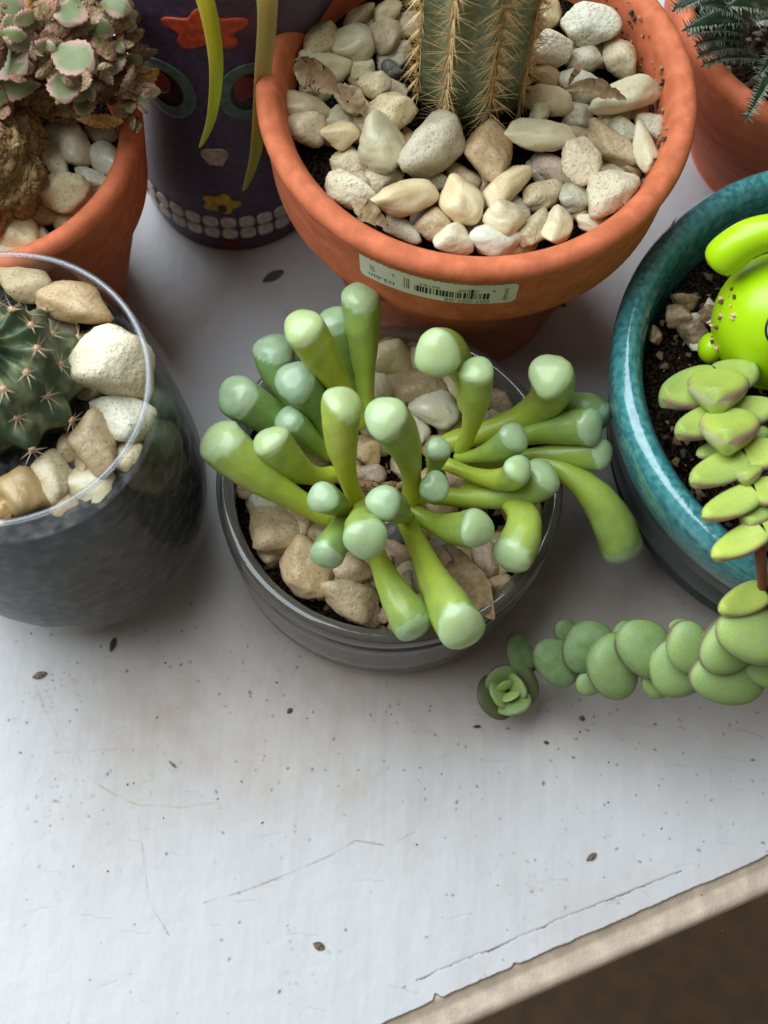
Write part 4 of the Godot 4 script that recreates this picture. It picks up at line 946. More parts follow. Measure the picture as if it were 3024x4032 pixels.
# ---------------------------------------------------------------- shelf and floor
func shelf() -> void:
	var size := 1536
	var w := 500.0
	var d := 480.0
	var a := FastNoiseLite.new()
	a.seed = 21
	a.frequency = 0.004
	a.fractal_octaves = 5
	var stain := a.get_image(size, size, false, false, false).get_data()
	a.seed = 22
	a.frequency = 0.03
	var mottled := a.get_image(size, size, false, false, false).get_data()
	a.seed = 23
	a.frequency = 0.02
	var stroke := a.get_image(size, 128, false, false, false).get_data()
	var rgb := PackedByteArray()
	rgb.resize(size * size * 3)
	var hm := PackedByteArray()
	hm.resize(size * size)
	for y in size:
		for x in size:
			var k := y * size + x
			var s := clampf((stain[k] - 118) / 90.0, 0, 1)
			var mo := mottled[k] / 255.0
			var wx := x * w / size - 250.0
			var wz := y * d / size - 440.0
			var dirt_and_bounce := exp(-pow((wz + 108.0 + 0.12 * wx) / 34.0, 2)) * smoothstep(-105.0, -40.0, wx)  # tan dirt plus warm bounce light in front of the pots, painted into the colour
			dirt_and_bounce *= 0.75 + 0.5 * s
			var q := 0.4 * s * (0.35 + 0.65 * mo) + (0.3 if mo < 0.28 else 0.0) * s + dirt_and_bounce * (0.85 + 0.55 * mo)
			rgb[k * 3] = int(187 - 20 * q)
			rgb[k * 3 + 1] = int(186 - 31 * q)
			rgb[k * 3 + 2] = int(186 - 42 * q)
			var st := stroke[((y + (x >> 2)) & 1023) / 8 * size + x]
			hm[k] = int(clampf(mottled[k] * 0.42 + st * 0.5, 0, 255))
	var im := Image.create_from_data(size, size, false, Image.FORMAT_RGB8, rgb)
	var hi := Image.create_from_data(size, size, false, Image.FORMAT_L8, hm)
	hi.convert(Image.FORMAT_RGB8)
	# stains and scratches in the paint: a pot ring, two pencil-thin scratches, a crack along the front edge
	var ink := func(x: float, z: float, r: float, col: Color, amount: float, dent: float) -> void:
		var cx := (x + 250.0) / w * size
		var cy := (z + 440.0) / d * size
		var rr := r / w * size
		for yy in range(int(cy - rr - 1), int(cy + rr + 2)):
			for xx in range(int(cx - rr - 1), int(cx + rr + 2)):
				if xx < 0 or yy < 0 or xx >= size or yy >= size:
					continue
				var f := clampf(rr + 0.5 - Vector2(xx - cx, yy - cy).length(), 0, 1)
				if f > 0:
					im.set_pixel(xx, yy, im.get_pixel(xx, yy).lerp(col, f * amount))
					if dent > 0:
						hi.set_pixel(xx, yy, hi.get_pixel(xx, yy).lerp(Color.BLACK, f * dent))
	var stroke_line := func(p: Array, r: float, col: Color, amount: float, wob: float, dent: float) -> void:
		for k in p.size() - 1:
			var len: float = p[k].distance_to(p[k + 1])
			var cnt := int(len / 0.25)
			for s in cnt:
				var q: Vector2 = p[k].lerp(p[k + 1], float(s) / cnt)
				var jit := nz.get_noise_2d(q.x * 4, q.y * 4) + 0.3 * nz.get_noise_2d(q.x * 60, q.y * 60)
				ink.call(q.x + jit * wob, q.y + jit * wob, r * (0.7 + 0.6 * absf(jit)), col, amount * clampf(0.65 + 1.6 * jit, 0.08, 1), dent)
	for L in SCRATCH:
		var pts := []
		for k in range(4, L.size(), 2):
			pts.append(Vector2(L[k], L[k + 1]))
		stroke_line.call(pts, L[0], [Color(0.45, 0.38, 0.36), Color(0.62, 0.55, 0.42), Color(0.25, 0.22, 0.18)][int(L[1])], L[2], L[3], 0.6 if L[1] == 2 else 0.0)
	for k in 420:
		var q := Vector2(rng.randf_range(-120, 120), rng.randf_range(-160, 0) if k % 2 else rng.randf_range(-125, -55))
		var col := Color(0.42, 0.35, 0.26).lerp(Color(0.28, 0.25, 0.24), rng.randf())
		var amt := rng.randf_range(0.06, 0.5)
		var rad := rng.randf_range(0.10, 0.34)
		var an := rng.randf() * TAU
		for j in rng.randi_range(1, 5):
			ink.call(q.x + cos(an) * j * 0.2, q.y + sin(an) * j * 0.2, rad, col, amt, 0.0)
	for k in 60:
		var q := Vector2(rng.randf_range(-110, 115), rng.randf_range(-130, -10))
		var an := rng.randf_range(-0.5, 0.3)
		for j in rng.randi_range(6, 30):
			ink.call(q.x + cos(an) * j * 0.3, q.y + sin(an) * j * 0.3 + 0.2 * sin(j * 0.4), 0.16, Color(0.5, 0.47, 0.45), rng.randf_range(0.05, 0.28), 0.25)
	for k in 9:
		var c := Vector2(rng.randf_range(-100, 110), rng.randf_range(-120, -15))
		for s in 30:
			ink.call(c.x + rng.randfn() * 6.0, c.y + rng.randfn() * 3.5, rng.randf_range(0.15, 0.6), Color(0.50, 0.43, 0.32), rng.randf_range(0.05, 0.28), 0.0)
	var m := StandardMaterial3D.new()
	m.resource_name = "white_paint"
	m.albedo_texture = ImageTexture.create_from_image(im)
	m.heightmap_enabled = true
	m.heightmap_texture = ImageTexture.create_from_image(hi)
	m.heightmap_scale = 0.045
	m.roughness = 0.42
	m.metallic_specular = 0.45
	var t := Node3D.new()
	t.name = "shelf"
	t.set_meta("kind", "structure")
	t.set_meta("label", "white painted wooden shelf with a worn front edge")
	add_child(t)
	# the painted top, its front edge chipped
	var e0 := Vector2(EDGE[0], EDGE[1])
	var e1 := Vector2(EDGE[2], EDGE[3])
	var dir := (e1 - e0).normalized()
	var out := Vector2(-dir.y, dir.x)
	if out.y < 0:
		out = -out
	var n := 900
	var P := PackedVector3Array()
	var UV := PackedVector2Array()
	var edge := []
	for i in n:
		var s := lerpf(-230.0, 330.0, float(i) / (n - 1))
		var chip := 0.16 * nz.get_noise_1d(s * 30) + 0.35 * nz.get_noise_1d(s * 5)
		var deep := nz.get_noise_1d(s * 9 + 300)
		for c in [[9.5, 1.9], [33.0, 0.9]]:
			chip -= c[1] * maxf(0.0, 1.0 - absf(s - c[0]) / (1.3 + 0.5 * deep))
		edge.append(e0 + dir * s + out * chip)
	for j in 4:
		for i in n:
			var q: Vector2 = edge[i]
			if j == 0:
				q = edge[i] - out * 520.0
			elif j == 1:
				q = edge[i] - out * 0.5
			var y: float = [0.0, 0.0, -0.35, -1.6][j]
			P.append(Vector3(q.x, y, q.y))
			UV.append(Vector2((q.x + 250.0) / w, (q.y + 440.0) / d))
	var b := Mb.new()
	b.grid(P, n, 4, false, PackedColorArray([Color.WHITE]), true, UV)
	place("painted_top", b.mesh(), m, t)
	# the rounded nosing below the painted edge
	b = Mb.new()
	P = PackedVector3Array()
	var sec := [[-3.0, -0.9], [-0.6, -1.0], [0.6, -1.5], [2.0, -2.6], [3.2, -3.2], [6.5, -3.5], [8.2, -4.2], [9.2, -5.8], [9.5, -8.0], [9.3, -22.0], [-3.0, -22.0]]
	for q in sec:
		for i in 60:
			var s := lerpf(-230.0, 330.0, i / 59.0)
			var p: Vector2 = e0 + dir * s + out * q[0]
			P.append(Vector3(p.x, q[1] + 0.25 * nz.get_noise_2d(s * 4, q[0] * 30), p.y))
	b.grid(P, 60, sec.size(), false, PackedColorArray([Color.WHITE]), true)
	place("front_nosing", b.mesh(), M.wood_edge, t)
	b = Mb.new()
	P = PackedVector3Array()
	for q in [[-3.2, -20.0], [-520.0, -20.0]]:
		for s in [-230.0, 330.0]:
			var p: Vector2 = e0 + dir * s + out * q[0]
			P.append(Vector3(p.x, q[1], p.y))
	b.grid(P, 2, 2, false, PackedColorArray([Color.WHITE]), true)
	place("underside", b.mesh(), M.wood_edge, t)
	# floor
	b = Mb.new()
	P = PackedVector3Array([Vector3(-4000, -750, -4000), Vector3(4000, -750, -4000), Vector3(-4000, -750, 4000), Vector3(4000, -750, 4000)])
	b.grid(P, 2, 2, false, PackedColorArray([Color.WHITE]), true)
	var f := place("floor", b.mesh(), M.floor, self)
	f.set_meta("kind", "structure")
	f.set_meta("label", "dark brown floor far below the shelf edge")

# ---------------------------------------------------------------- pots
func collar_r(y: float) -> float:
	return 57.3 + (y - 80.0) * 0.075

func big_pot() -> void:
	var t := thing("terracotta_pot", "large orange terracotta pot with barcode label, holding the columnar cactus", "flower pot", Vector3(18, 0, -243.2))
	var prof := smooth_profile([[0, 8], [28, 8], [30, 10], [44, 55], [49, 80], [51.5, 94], [52.6, 98], [54.5, 100.3], [57.2, 100.6], [59.0, 99.4], [59.6, 97.6], [59.2, 96.2], [58.35, 94], [57.3, 80], [56.8, 73], [56.0, 71.4], [53.4, 70.6], [50.0, 70.0], [49.2, 66], [44.5, 46], [34.5, 2], [33.5, 0], [0, 0]], 4)
	place("pot_wall", lathe(prof, 120).mesh(), M.terracotta, t)
	soil_bed("soil", t, 50.5, 86, 1.6, 1, M.soil)
	var pl := []
	for k in 260:
		var a := rng.randf_range(-0.95, 0.75)
		var y := 99.0 - 12.0 * pow(rng.randf(), 0.7) if k < 120 else 88.0
		var r := 50.7 + (y - 88.0) * 0.12 if k < 120 else 50.3 - absf(rng.randfn()) * 2.5
		pl.append(Vector3(r * cos(a), y, r * sin(a)))
	crumbs("soil_crumb_scatter", t, pl, 0.25, 0.75, M.crumb, [Color(1, 1, 1), Color(1.6, 1.3, 1), Color(0.6, 0.6, 0.6), Color(6, 5, 3.6)])
	# paper label on the collar
	var lab := Node3D.new()
	lab.name = "paper_label"
	lab.set_meta("label", "torn white barcode label upside down on the pot collar")
	t.add_child(lab)
	var on := func(s: float, y: float, off: float) -> Vector3:      # s: mm along the collar seen from outside left to right, y: height
		var r := collar_r(y) + off
		var a := s / 58.0 + LABEL_TURN
		return Vector3(r * sin(a), y, r * cos(a))
	var P := PackedVector3Array()
	var nu := 60
	var L := 43.0
	for j in 2:
		for i in nu:
			var s := lerpf(-L / 2, L / 2, i / (nu - 1.0))
			var corner := maxf(0.0, absf(s) - (L / 2 - 1.6))
			var round_ := 1.6 - sqrt(maxf(0, 1.6 * 1.6 - corner * corner))
			var top := 93.6 + 0.22 * sin(s * 5.0) + 0.3 * nz.get_noise_1d(s * 40) - (round_ if s > 0 else 0.0)
			var y := 83.0 + round_ if j == 0 else top
			P.append(on.call(s, y, 0.12))
	var b := Mb.new()
	b.grid(P, nu, 2, false, PackedColorArray(), false)
	place("label_paper", b.mesh(), M.label, lab)
	# bars: printed upside down
	b = Mb.new()
	var r2 := RandomNumberGenerator.new()
	r2.seed = 4
	var bar := func(s0: float, s1: float, y0: float, y1: float) -> void:
		b.grid(PackedVector3Array([on.call(s0, y0, 0.17), on.call(s1, y0, 0.17), on.call(s0, y1, 0.17), on.call(s1, y1, 0.17)]), 2, 2, false, PackedColorArray())
	var s := -8.6
	for k in 44:
		var wd: float = [0.22, 0.22, 0.22, 0.45, 0.7][r2.randi() % 5]
		var tall := k < 3 or k > 40 or k == 21 or k == 22
		if k == 3:
			s += 1.0
		bar.call(s, s + wd, 85.7, 91.2 if tall else 89.0)
		s += wd + [0.22, 0.22, 0.3, 0.5][r2.randi() % 4]
		if s > 13.6:
			break
	place("barcode", b.mesh(), M.ink, lab)
	var word := func(s_at: float, y_at: float, h: float, turn: float, sx: float, txt: String) -> void:
		var tm := TextMesh.new()
		var f := SystemFont.new()
		f.font_names = PackedStringArray(["Droid Sans"])
		tm.font = f
		tm.font_size = 64
		tm.pixel_size = 0.01
		tm.depth = 0.0
		tm.text = txt
		var A := tm.get_mesh_arrays()
		var V: PackedVector3Array = A[Mesh.ARRAY_VERTEX]
		var IX: PackedInt32Array = A[Mesh.ARRAY_INDEX]
		var mb := Mb.new()
		var cs := cos(turn)
		var sn := sin(turn)
		for v in V:
			var q := Vector2(v.x * sx, v.y) * (h / 0.46)
			q = Vector2(q.x * cs - q.y * sn, q.x * sn + q.y * cs)
			var p: Vector3 = on.call(s_at + q.x, y_at + q.y, 0.17)
			mb.v.append(p)
			mb.n.append(Vector3(p.x, 0, p.z).normalized())
			mb.c.append(Color.WHITE)
			mb.uv.append(Vector2.ZERO)
		mb.ix = IX if IX.size() else PackedInt32Array(range(V.size()))
		place("lettering", mb.mesh(), M.ink, lab)
	word.call(8.5, 84.3, 1.5, PI, 1.15, "001-001-08")
	word.call(-15.0, 85.6, 1.7, PI, 1.15, "D3.6in")
	word.call(-17.6, 89.4, 1.4, -PI / 2 + PI, 1.0, "UPC")
	word.call(18.6, 88.0, 1.2, -PI / 2, 1.0, "Germany")
	word.call(15.2, 90.2, 1.2, PI, 1.2, "6")
	word.call(8.6, 90.1, 1.1, PI, 1.3, "49568")
	word.call(-1.6, 90.1, 1.1, PI, 1.3, "60184")
	word.call(-11.5, 90.2, 1.2, PI, 1.2, "3")

func left_pot() -> void:
	var t := thing("terracotta_pot", "shaded terracotta pot at left holding the dried rosette succulent", "flower pot", Vector3(-120.5, 0, -230.5))
	var prof := smooth_profile([[0, 8], [24, 8], [26, 10], [36, 50], [39, 72], [40.5, 81], [41.5, 84], [43.5, 85.6], [45.6, 85.2], [47, 83.2], [47.2, 80], [46, 66], [45.2, 58], [43.2, 57], [42.4, 55], [38.5, 38], [30.5, 2], [29.5, 0], [0, 0]], 4)
	place("pot_wall", lathe(prof, 110).mesh(), M.terracotta, t)
	soil_bed("soil", t, 40.0, 71, 1.6, 2, M.soil)

func back_pot() -> void:
	var t := thing("terracotta_pot", "terracotta pot partly hidden at the upper right, holding the dark toothed succulent", "flower pot", Vector3(134, 0, -307))
	var prof := smooth_profile([[0, 8], [28, 8], [30, 10], [42, 45], [47, 62], [49.5, 70], [51.2, 73.2], [53.4, 74.6], [55.6, 74], [57, 72], [57, 68], [55, 52], [54, 47], [52, 46], [50, 44], [46, 30], [35, 2], [34, 0], [0, 0]], 4)
	place("pot_wall", lathe(prof, 110).mesh(), M.terracotta, t)
	soil_bed("soil", t, 48.5, 64, 3.0, 3, M.soil)
	var pl := []
	for k in 260:
		var a := rng.randf() * TAU
		var r := sqrt(rng.randf()) * 47.0
		pl.append(Vector3(r * cos(a), 65.5 + rng.randf() * 2.5, r * sin(a)))
	crumbs("soil_crumb_scatter", t, pl, 0.5, 1.8, M.crumb, [Color(1, 1, 1), Color(1.8, 1.3, 1), Color(3, 2.2, 1.6)])

func teal_pot() -> void:
	var t := thing("glazed_pot", "turquoise glazed ceramic pot with dark ridged body at right", "flower pot", Vector3(129.4, 0, -178.6))
	var rim := smooth_profile([[50, 30], [56, 45], [59.3, 56], [60.4, 63], [61.6, 68], [63.8, 71.4], [66.4, 72.2], [68.8, 70.6], [69.9, 67], [69.4, 60], [68.2, 54]], 6)
	place("turquoise_rim", lathe(rim, 130).mesh(), M.teal_glaze, t)
	var body := smooth_profile([[68.0, 54.2], [67.4, 50], [66.2, 44]], 5)
	for k in 60:
		var f := k / 59.0
		var y := 43.5 - 41.0 * f
		body.append([66.0 - 10.5 * f * f - 1.5 * f + (0.45 * sin(k * 1.25) if y < 30 else 0.1), y])
	body.append([52, 0])
	body.append([0, 0])
	place("dark_body", lathe(body, 130).mesh(), M.dark_glaze, t)
	soil_bed("soil", t, 58.5, 56, 3.0, 4, M.soil)
	var pl := []
	for k in 420:
		var a := rng.randf_range(2.0, 4.6)
		var r := rng.randf_range(25, 57)
		pl.append(Vector3(r * cos(a), 57.0 + rng.randf() * 2.0, r * sin(a)))
	crumbs("soil_crumb_scatter", t, pl, 0.3, 1.3, M.crumb, [Color(1, 1, 1), Color(1.8, 1.3, 1), Color(0.6, 0.6, 0.6), Color(2.6, 2, 1.4)])

func clear_glass() -> void:
	var t := thing("glass_tumbler", "round clear glass filled with dark soil, holding the spiny cactus", "glass", Vector3(-93, 0, -149))
	var off := Vector3(-3.9, 0, 1.4)
	var prof := [[0, 3.2], [20, 3.2], [33, 6], [40.5, 18], [42.6, 34], [42.2, 50], [40.4, 70], [37.2, 88], [36.1, 94], [36.2, 95.2], [36.9, 95.8], [37.7, 95.2], [37.9, 94], [39.0, 88], [42.0, 70], [43.8, 50], [44.2, 34], [42.0, 17], [34, 4], [22, 0.3], [0, 0.3]]
	prof = smooth_profile(prof, 5)
	var b := Mb.new()
	var P := PackedVector3Array()
	for p in prof:
		for i in 120:
			var a := TAU * i / 120
			P.append(Vector3(p[0] * cos(a), p[1], p[0] * sin(a)) + off * (p[1] / 95.0))
	b.grid(P, 120, prof.size(), true, PackedColorArray())
	place("glass_wall", b.mesh(), M.glass, t)
	b = Mb.new()
	P = PackedVector3Array()
	for j in 13:
		var u := TAU * j / 12
		for i in 130:
			var a := TAU * i / 130
			var rr := 37.0 + 0.8 * cos(u)
			P.append(Vector3(rr * cos(a), 95.2 + 0.7 * sin(u), rr * sin(a)) + off)
	b.grid(P, 130, 13, true, PackedColorArray([Color.WHITE]), true)
	place("glass_rim", b.mesh(), M.glass_rim, t)
	# the packed soil seen through the wall
	b = Mb.new()
	P = PackedVector3Array()
	var C := PackedColorArray()
	var inner := smooth_profile([[0, 80], [20, 80], [30, 80.5], [35.4, 82], [37.2, 82.6], [37.8, 81.2], [38.7, 77], [40.3, 68], [41.8, 50], [42.2, 34], [40, 18], [32.5, 6.4], [19, 3.6], [0, 3.6]], 6)
	for p in inner:
		for i in 120:
			var a := TAU * i / 120
			var q := Vector3(p[0] * cos(a), p[1], p[0] * sin(a))
			var mm := nz.get_noise_3d(q.x * 6, q.y * 16, q.z * 6) + 0.7 * nz.get_noise_3d(q.x * 22, q.y * 40, q.z * 22)
			if p[1] > 76 and p[0] < 36.0:
				q.y += 1.5 * nz.get_noise_3d(q.x * 12, 5, q.z * 12)
			P.append(q + off * (p[1] / 95.0))
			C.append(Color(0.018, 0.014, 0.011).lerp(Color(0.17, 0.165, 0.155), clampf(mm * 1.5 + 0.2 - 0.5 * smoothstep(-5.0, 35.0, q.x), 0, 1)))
	b.grid(P, 120, inner.size(), true, C)
	var crust := noise_tex(0.022, 6, 41, grey(0.16), grey(1.0), 512, 0.30, 0.80)
	place("soil", b.mesh(), mat("packed_soil", Color(0.10, 0.10, 0.098), 0.9, {"spec": 0.2, "tex": crust, "scale": 16.0, "vc": false}), t)

func smoky_bowl() -> void:
	var t := thing("glass_bowl", "low smoky grey glass bowl with ridged rim, holding the finger leaved succulent", "glass bowl", Vector3(1.1, 0, -149.6))
	var prof := smooth_profile([[0, 4], [30, 4], [39, 6.5], [43, 14], [44.2, 30], [43.8, 40], [43.8, 45], [44.6, 47.2], [46.2, 48.1], [47.8, 47.5], [48.6, 45.6], [48.5, 43.4], [47.6, 41.6], [47.4, 40], [48.3, 38.2], [48.4, 36.2], [47.6, 34.4], [47.5, 30], [47.4, 20], [46.4, 13.5], [46.6, 11.5], [46.2, 9], [44.2, 5], [41.5, 2], [38, 0.3], [0, 0.3]], 5)
	place("glass_wall", lathe(prof, 130).mesh(), M.smoky_glass, t)
	var b := lathe(smooth_profile([[0, 36.5], [30, 36.5], [42.6, 36.5], [43.6, 35.5], [43.8, 30], [42.6, 14], [38.6, 6.8], [30, 4.4], [0, 4.4]], 5), 96)
	place("soil", b.mesh(), M.soil, t)
	var pl := []
	for k in 260:
		var a := rng.randf() * TAU
		var r := sqrt(rng.randf()) * 42.0
		pl.append(Vector3(r * cos(a), 36.7 + rng.randf() * 1.2, r * sin(a)))
	crumbs("soil_crumb_scatter", t, pl, 0.3, 1.2, M.crumb, [Color(1, 1, 1), Color(2.4, 1.6, 1), Color(4, 3, 2)])

func pebbles() -> void:
	fill_pebbles(Vector3(1.1, 0, -149.6), 39.5, 5, 37.8, 52, ["tr", "pr", "cr", "tb", "gr"], "small pebble low in a gap between larger ones in the smoky bowl", "gap pebbles in the smoky glass bowl", 700)
	fill_pebbles(Vector3(-96.9, 0, -147.6), 33, 19, 79.5, 22, ["tr", "cr", "or", "gr"], "small pebble low in a gap beside the spiny cactus in the clear glass", "gap pebbles in the clear glass", 900)
	fill_pebbles(Vector3(18, 0, -243.2), 45, 19, 86.5, 40, ["gr", "tr", "cr", "pr"], "small shaded pebble low in a gap in the big terracotta pot", "gap pebbles in the big terracotta pot", 800)
	var k := 0
	for p in STONES:
		k += 1
		var code: String = p[6]
		var flat := 0.62 if code[1] == "f" else 0.8
		var size := Vector3(p[3], minf(p[3], p[4]) * flat, p[4])
		var m: Material = M.pebble
		if code[0] == "s":
			m = M.pebble_speckled
		elif code[1] in ["r", "f"] and code[0] in ["c", "o", "w"]:
			m = M.pebble_smooth
		var o := single("pebble", pebble_mesh(code, size * (1.05 if p[8].ends_with("big terracotta pot") else 1.12), k), m, Vector3(p[0], p[1], p[2]), p[7], "pebble", p[8])
		var r := RandomNumberGenerator.new()
		r.seed = k
		o.basis = Basis(Vector3.UP, -deg_to_rad(p[5])) * Basis(Vector3.RIGHT, r.randf_range(-0.2, 0.25)) * Basis(Vector3.BACK, r.randf_range(-0.15, 0.15))

func fill_pebbles(c: Vector3, r_out: float, r_in: float, y: float, count: int, codes: Array, label: String, group: String, k0: int) -> void:
	var r := RandomNumberGenerator.new()
	r.seed = k0
	for k in count:
		var a := k * 2.39996 + r.randf() * 0.5
		var rad := sqrt(lerpf(r_in * r_in, r_out * r_out, (k + 0.5) / count))
		var s := r.randf_range(3.2, 5.2)
		var o := single("pebble", pebble_mesh(codes[k % codes.size()], Vector3(s * 1.25, s * 0.8, s), k0 + k), M.pebble, c + Vector3(rad * cos(a), y, rad * sin(a)), label, "pebble", group)
		o.basis = Basis.from_euler(Vector3(r.randf_range(-0.3, 0.3), r.randf() * TAU, r.randf_range(-0.3, 0.3)))

# ---------------------------------------------------------------- the finger leaved succulent
func finger_succulent() -> void:
	var base := Vector3(4, 40, -149)
	var t := thing("finger_succulent", "succulent of finger shaped green leaves with translucent tips in the smoky bowl", "succulent", base)
	for L in LEAVES:
		var tip := Vector3(L[0], L[1], L[2]) - base
		var root := Vector3(L[3], L[4], L[5]) - base
		var ctl := Vector3(L[6], L[7], L[8]) - base
		finger(t, root, ctl, tip, L[9], L[10], L[11])
	# short woody stems at the crown
	var path := catmull([Vector3(-16, 3, 1), Vector3(-6, 6, 2), Vector3(4, 5, 1), Vector3(12, 6, -4)], 8)
	var b := sweep(path, func(u): return 1.5 + 0.35 * sin(u * 31.0), 10)
	place("woody_stem", b.mesh(), M.bark, t)

func finger(parent: Node3D, root: Vector3, ctl: Vector3, tip: Vector3, r: float, kind: String, tone: float) -> void:
	var tc := to_cam(tip + Vector3(4, 40, -149))
	var pts := []
	var rad := []
	var rows := 34
	for j in rows:
		var u := float(j) / (rows - 1)
		pts.append(bez(root, ctl, tip, u))
		var q := lerpf(0.53, 1.03, smoothstep(0.20, 1.0, u)) - 0.04 * sin(clampf(u / 0.6, 0, 1) * PI)
		rad.append(r * q * (sqrt(minf(1.0, u / 0.08)) if u < 0.08 else 1.0))
	var dir := (tip - ctl).normalized()
	var dome := 22
	for j in dome:
		var a := (j + 1.0) / dome * PI / 2
		pts.append(tip + dir * r * sin(a) * 0.98)
		rad.append(maxf(0.0, r * 1.03 * cos(a)))
	var nrm := dir
	match kind:
		"up": nrm = dir * 0.9 + tc * 0.7
		"dn": nrm = dir + tc * 0.5
		"fc": nrm = dir + tc * 0.5
		"lf": nrm = dir * 0.7 + tc * 0.5 + Vector3(-0.25, 0, -0.45)
		"rt": nrm = dir * 0.8 + tc * 0.45 + Vector3(0.35, 0, 0)
	nrm = nrm.normalized()
	var d0 := 0.02 * r
	var seg := 40
	var P := PackedVector3Array()
	var C := PackedColorArray()
	var D := PackedFloat32Array()
	var fr := tc.cross(dir).normalized()
	var young := Color(0.60, 0.68, 0.06)
	var old := Color(0.21, 0.40, 0.10)
	var body := old.lerp(young, tone)
	var pale := Color(0.33, 0.50, 0.32).lerp(Color(0.64, 0.76, 0.30), tone * 0.9)
	var seed_ := int(root.x * 77 + tip.z * 31 + tip.x * 13)
	for j in pts.size():
		var a: Vector3 = pts[mini(j + 1, pts.size() - 1)] - pts[maxi(j - 1, 0)]
		var tg := a.normalized()
		fr = (fr - tg * fr.dot(tg)).normalized()
		var bi := tg.cross(fr)
		var u := clampf(float(j) / (rows - 1), 0, 1)
		for i in seg:
			var th := TAU * i / seg
			var rr: float = rad[j] * (1.0 + 0.055 * cos(3.0 * th + seed_) * u + 0.03 * cos(2.0 * th + seed_ * 1.7))
			var p: Vector3 = pts[j] + (fr * cos(th) + bi * sin(th)) * rr
			p += (fr * cos(th) + bi * sin(th)) * 0.07 * nz.get_noise_3d(p.x * 6 + seed_, p.y * 6, p.z * 6) * rad[j]
			var d := (p - tip).dot(nrm) - d0 if j > rows * 0.55 else -9.0
			d += 0.10 * rad[j] * cos(2.0 * th + seed_)
			if d > 0:
				p -= nrm * d * 0.42
			P.append(p)
			D.append(d)
			var k := nz.get_noise_3d(p.x * 9 + seed_, p.y * 9, p.z * 9)
			var g := body.lerp(young * 1.15, clampf((0.5 - u) * 1.1, 0, 0.6))
			g = g.lerp(Color(0.24, 0.37, 0.17), clampf((u - 0.45) * 1.1 + k * 0.5, 0, 0.65) * (1.0 - tone * 0.5))
			var col := g
			if d > 0:
				col = pale.lerp(Color(0.58, 0.69, 0.44), clampf(0.15 + k * 0.8, 0, 0.5))
			if d <= 0:
				col = col * (1.0 + 0.10 * nz.get_noise_3d(cos(th) * 90 + seed_, sin(th) * 90, u * 14))
			var line := clampf(1.0 - absf(d - 0.02 * r) / (0.075 * r), 0, 1)
			col = col.lerp(Color(0.68, 0.78, 0.46), line * 0.7)
			C.append(col)
	var b := Mb.new()
	b.grid(P, seg, pts.size(), true, C)
	var ia := PackedInt32Array()
	var ib := PackedInt32Array()
	for k in range(0, b.ix.size(), 3):
		var s := D[b.ix[k]] + D[b.ix[k + 1]] + D[b.ix[k + 2]]
		var dst := ib if s > 0 else ia
		if s > 0:
			ib.append_array(PackedInt32Array([b.ix[k], b.ix[k + 1], b.ix[k + 2]]))
		else:
			ia.append_array(PackedInt32Array([b.ix[k], b.ix[k + 1], b.ix[k + 2]]))
	var leaf := place("finger_leaf", b.mesh(ia), M.leaf, parent)
	place("leaf_window", b.mesh(ib), M.leaf_window, leaf)

# ---------------------------------------------------------------- cacti
func ribbed_cactus() -> void:
	var t := thing("columnar_cactus", "blue green ribbed columnar cactus with long golden spines", "cactus", Vector3(17, 84, -252.5))
	var ribs := 8
	var turn := 0.30
	var surf := func(a: float, y: float) -> float:
		var s := absf(sin((a - turn) * ribs * 0.5))
		return (15.6 - 3.4 * pow(s, 1.6)) * (1.0 - 0.12 * exp(-y / 4.0)) * (sqrt(maxf(0.0, 1.0 - pow(maxf(0, y - 80) / 16.0, 2))))
	var P := PackedVector3Array()
	var C := PackedColorArray()
	for j in 40:
		var y := 96.0 * j / 39.0
		for i in 128:
			var a := TAU * i / 128
			var r: float = surf.call(a, y)
			P.append(Vector3(r * sin(a), y, r * cos(a)))
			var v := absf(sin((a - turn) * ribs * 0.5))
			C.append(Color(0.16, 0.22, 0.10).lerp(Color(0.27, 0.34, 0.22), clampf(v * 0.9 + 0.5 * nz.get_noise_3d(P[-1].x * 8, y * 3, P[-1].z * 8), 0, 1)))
	var b := Mb.new()
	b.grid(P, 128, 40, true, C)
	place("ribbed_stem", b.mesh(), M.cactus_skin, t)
	for k in ribs:
		var a := turn + TAU * k / ribs
		for j in 10:
			var y := 5.0 + 6.6 * j + 2.0 * sin(k * 2.1)
			var r: float = surf.call(a, y)
			var nrm := Vector3(sin(a), 0, cos(a))
			var side := Vector3(cos(a), 0, -sin(a))
			var c := nrm * r + Vector3(0, y, 0)
			var mb := Mb.new()
			var Q := PackedVector3Array()
			for jj in 6:
				for ii in 8:
					var la := -PI / 2 + PI * jj / 5.0
					var th := TAU * ii / 8
					Q.append(c + (side * cos(la) * cos(th) * 1.0 + Vector3.UP * cos(la) * sin(th) * 1.4 + nrm * sin(la) * 0.8) * (1 + 0.2 * sin(ii * 3.0)))
			mb.grid(Q, 8, 6, true, PackedColorArray([Color(0.36, 0.22, 0.11)]))
			for s in 30:
				var th := TAU * s / 30.0 + rng.randf() * 0.3
				var out := rng.randf_range(0.1, 0.6) if s < 24 else rng.randf_range(0.9, 1.6)
				var dd := (side * cos(th) + Vector3.UP * sin(th) + nrm * out).normalized()
				var col := Color(0.74, 0.52, 0.20).lerp(Color(0.55, 0.28, 0.10), rng.randf() * 0.6)
				mb.spike(c, c + dd * rng.randf_range(5.0, 10.5), 0.115, col)
			place("spine_cluster", mb.mesh(), M.spine, t)

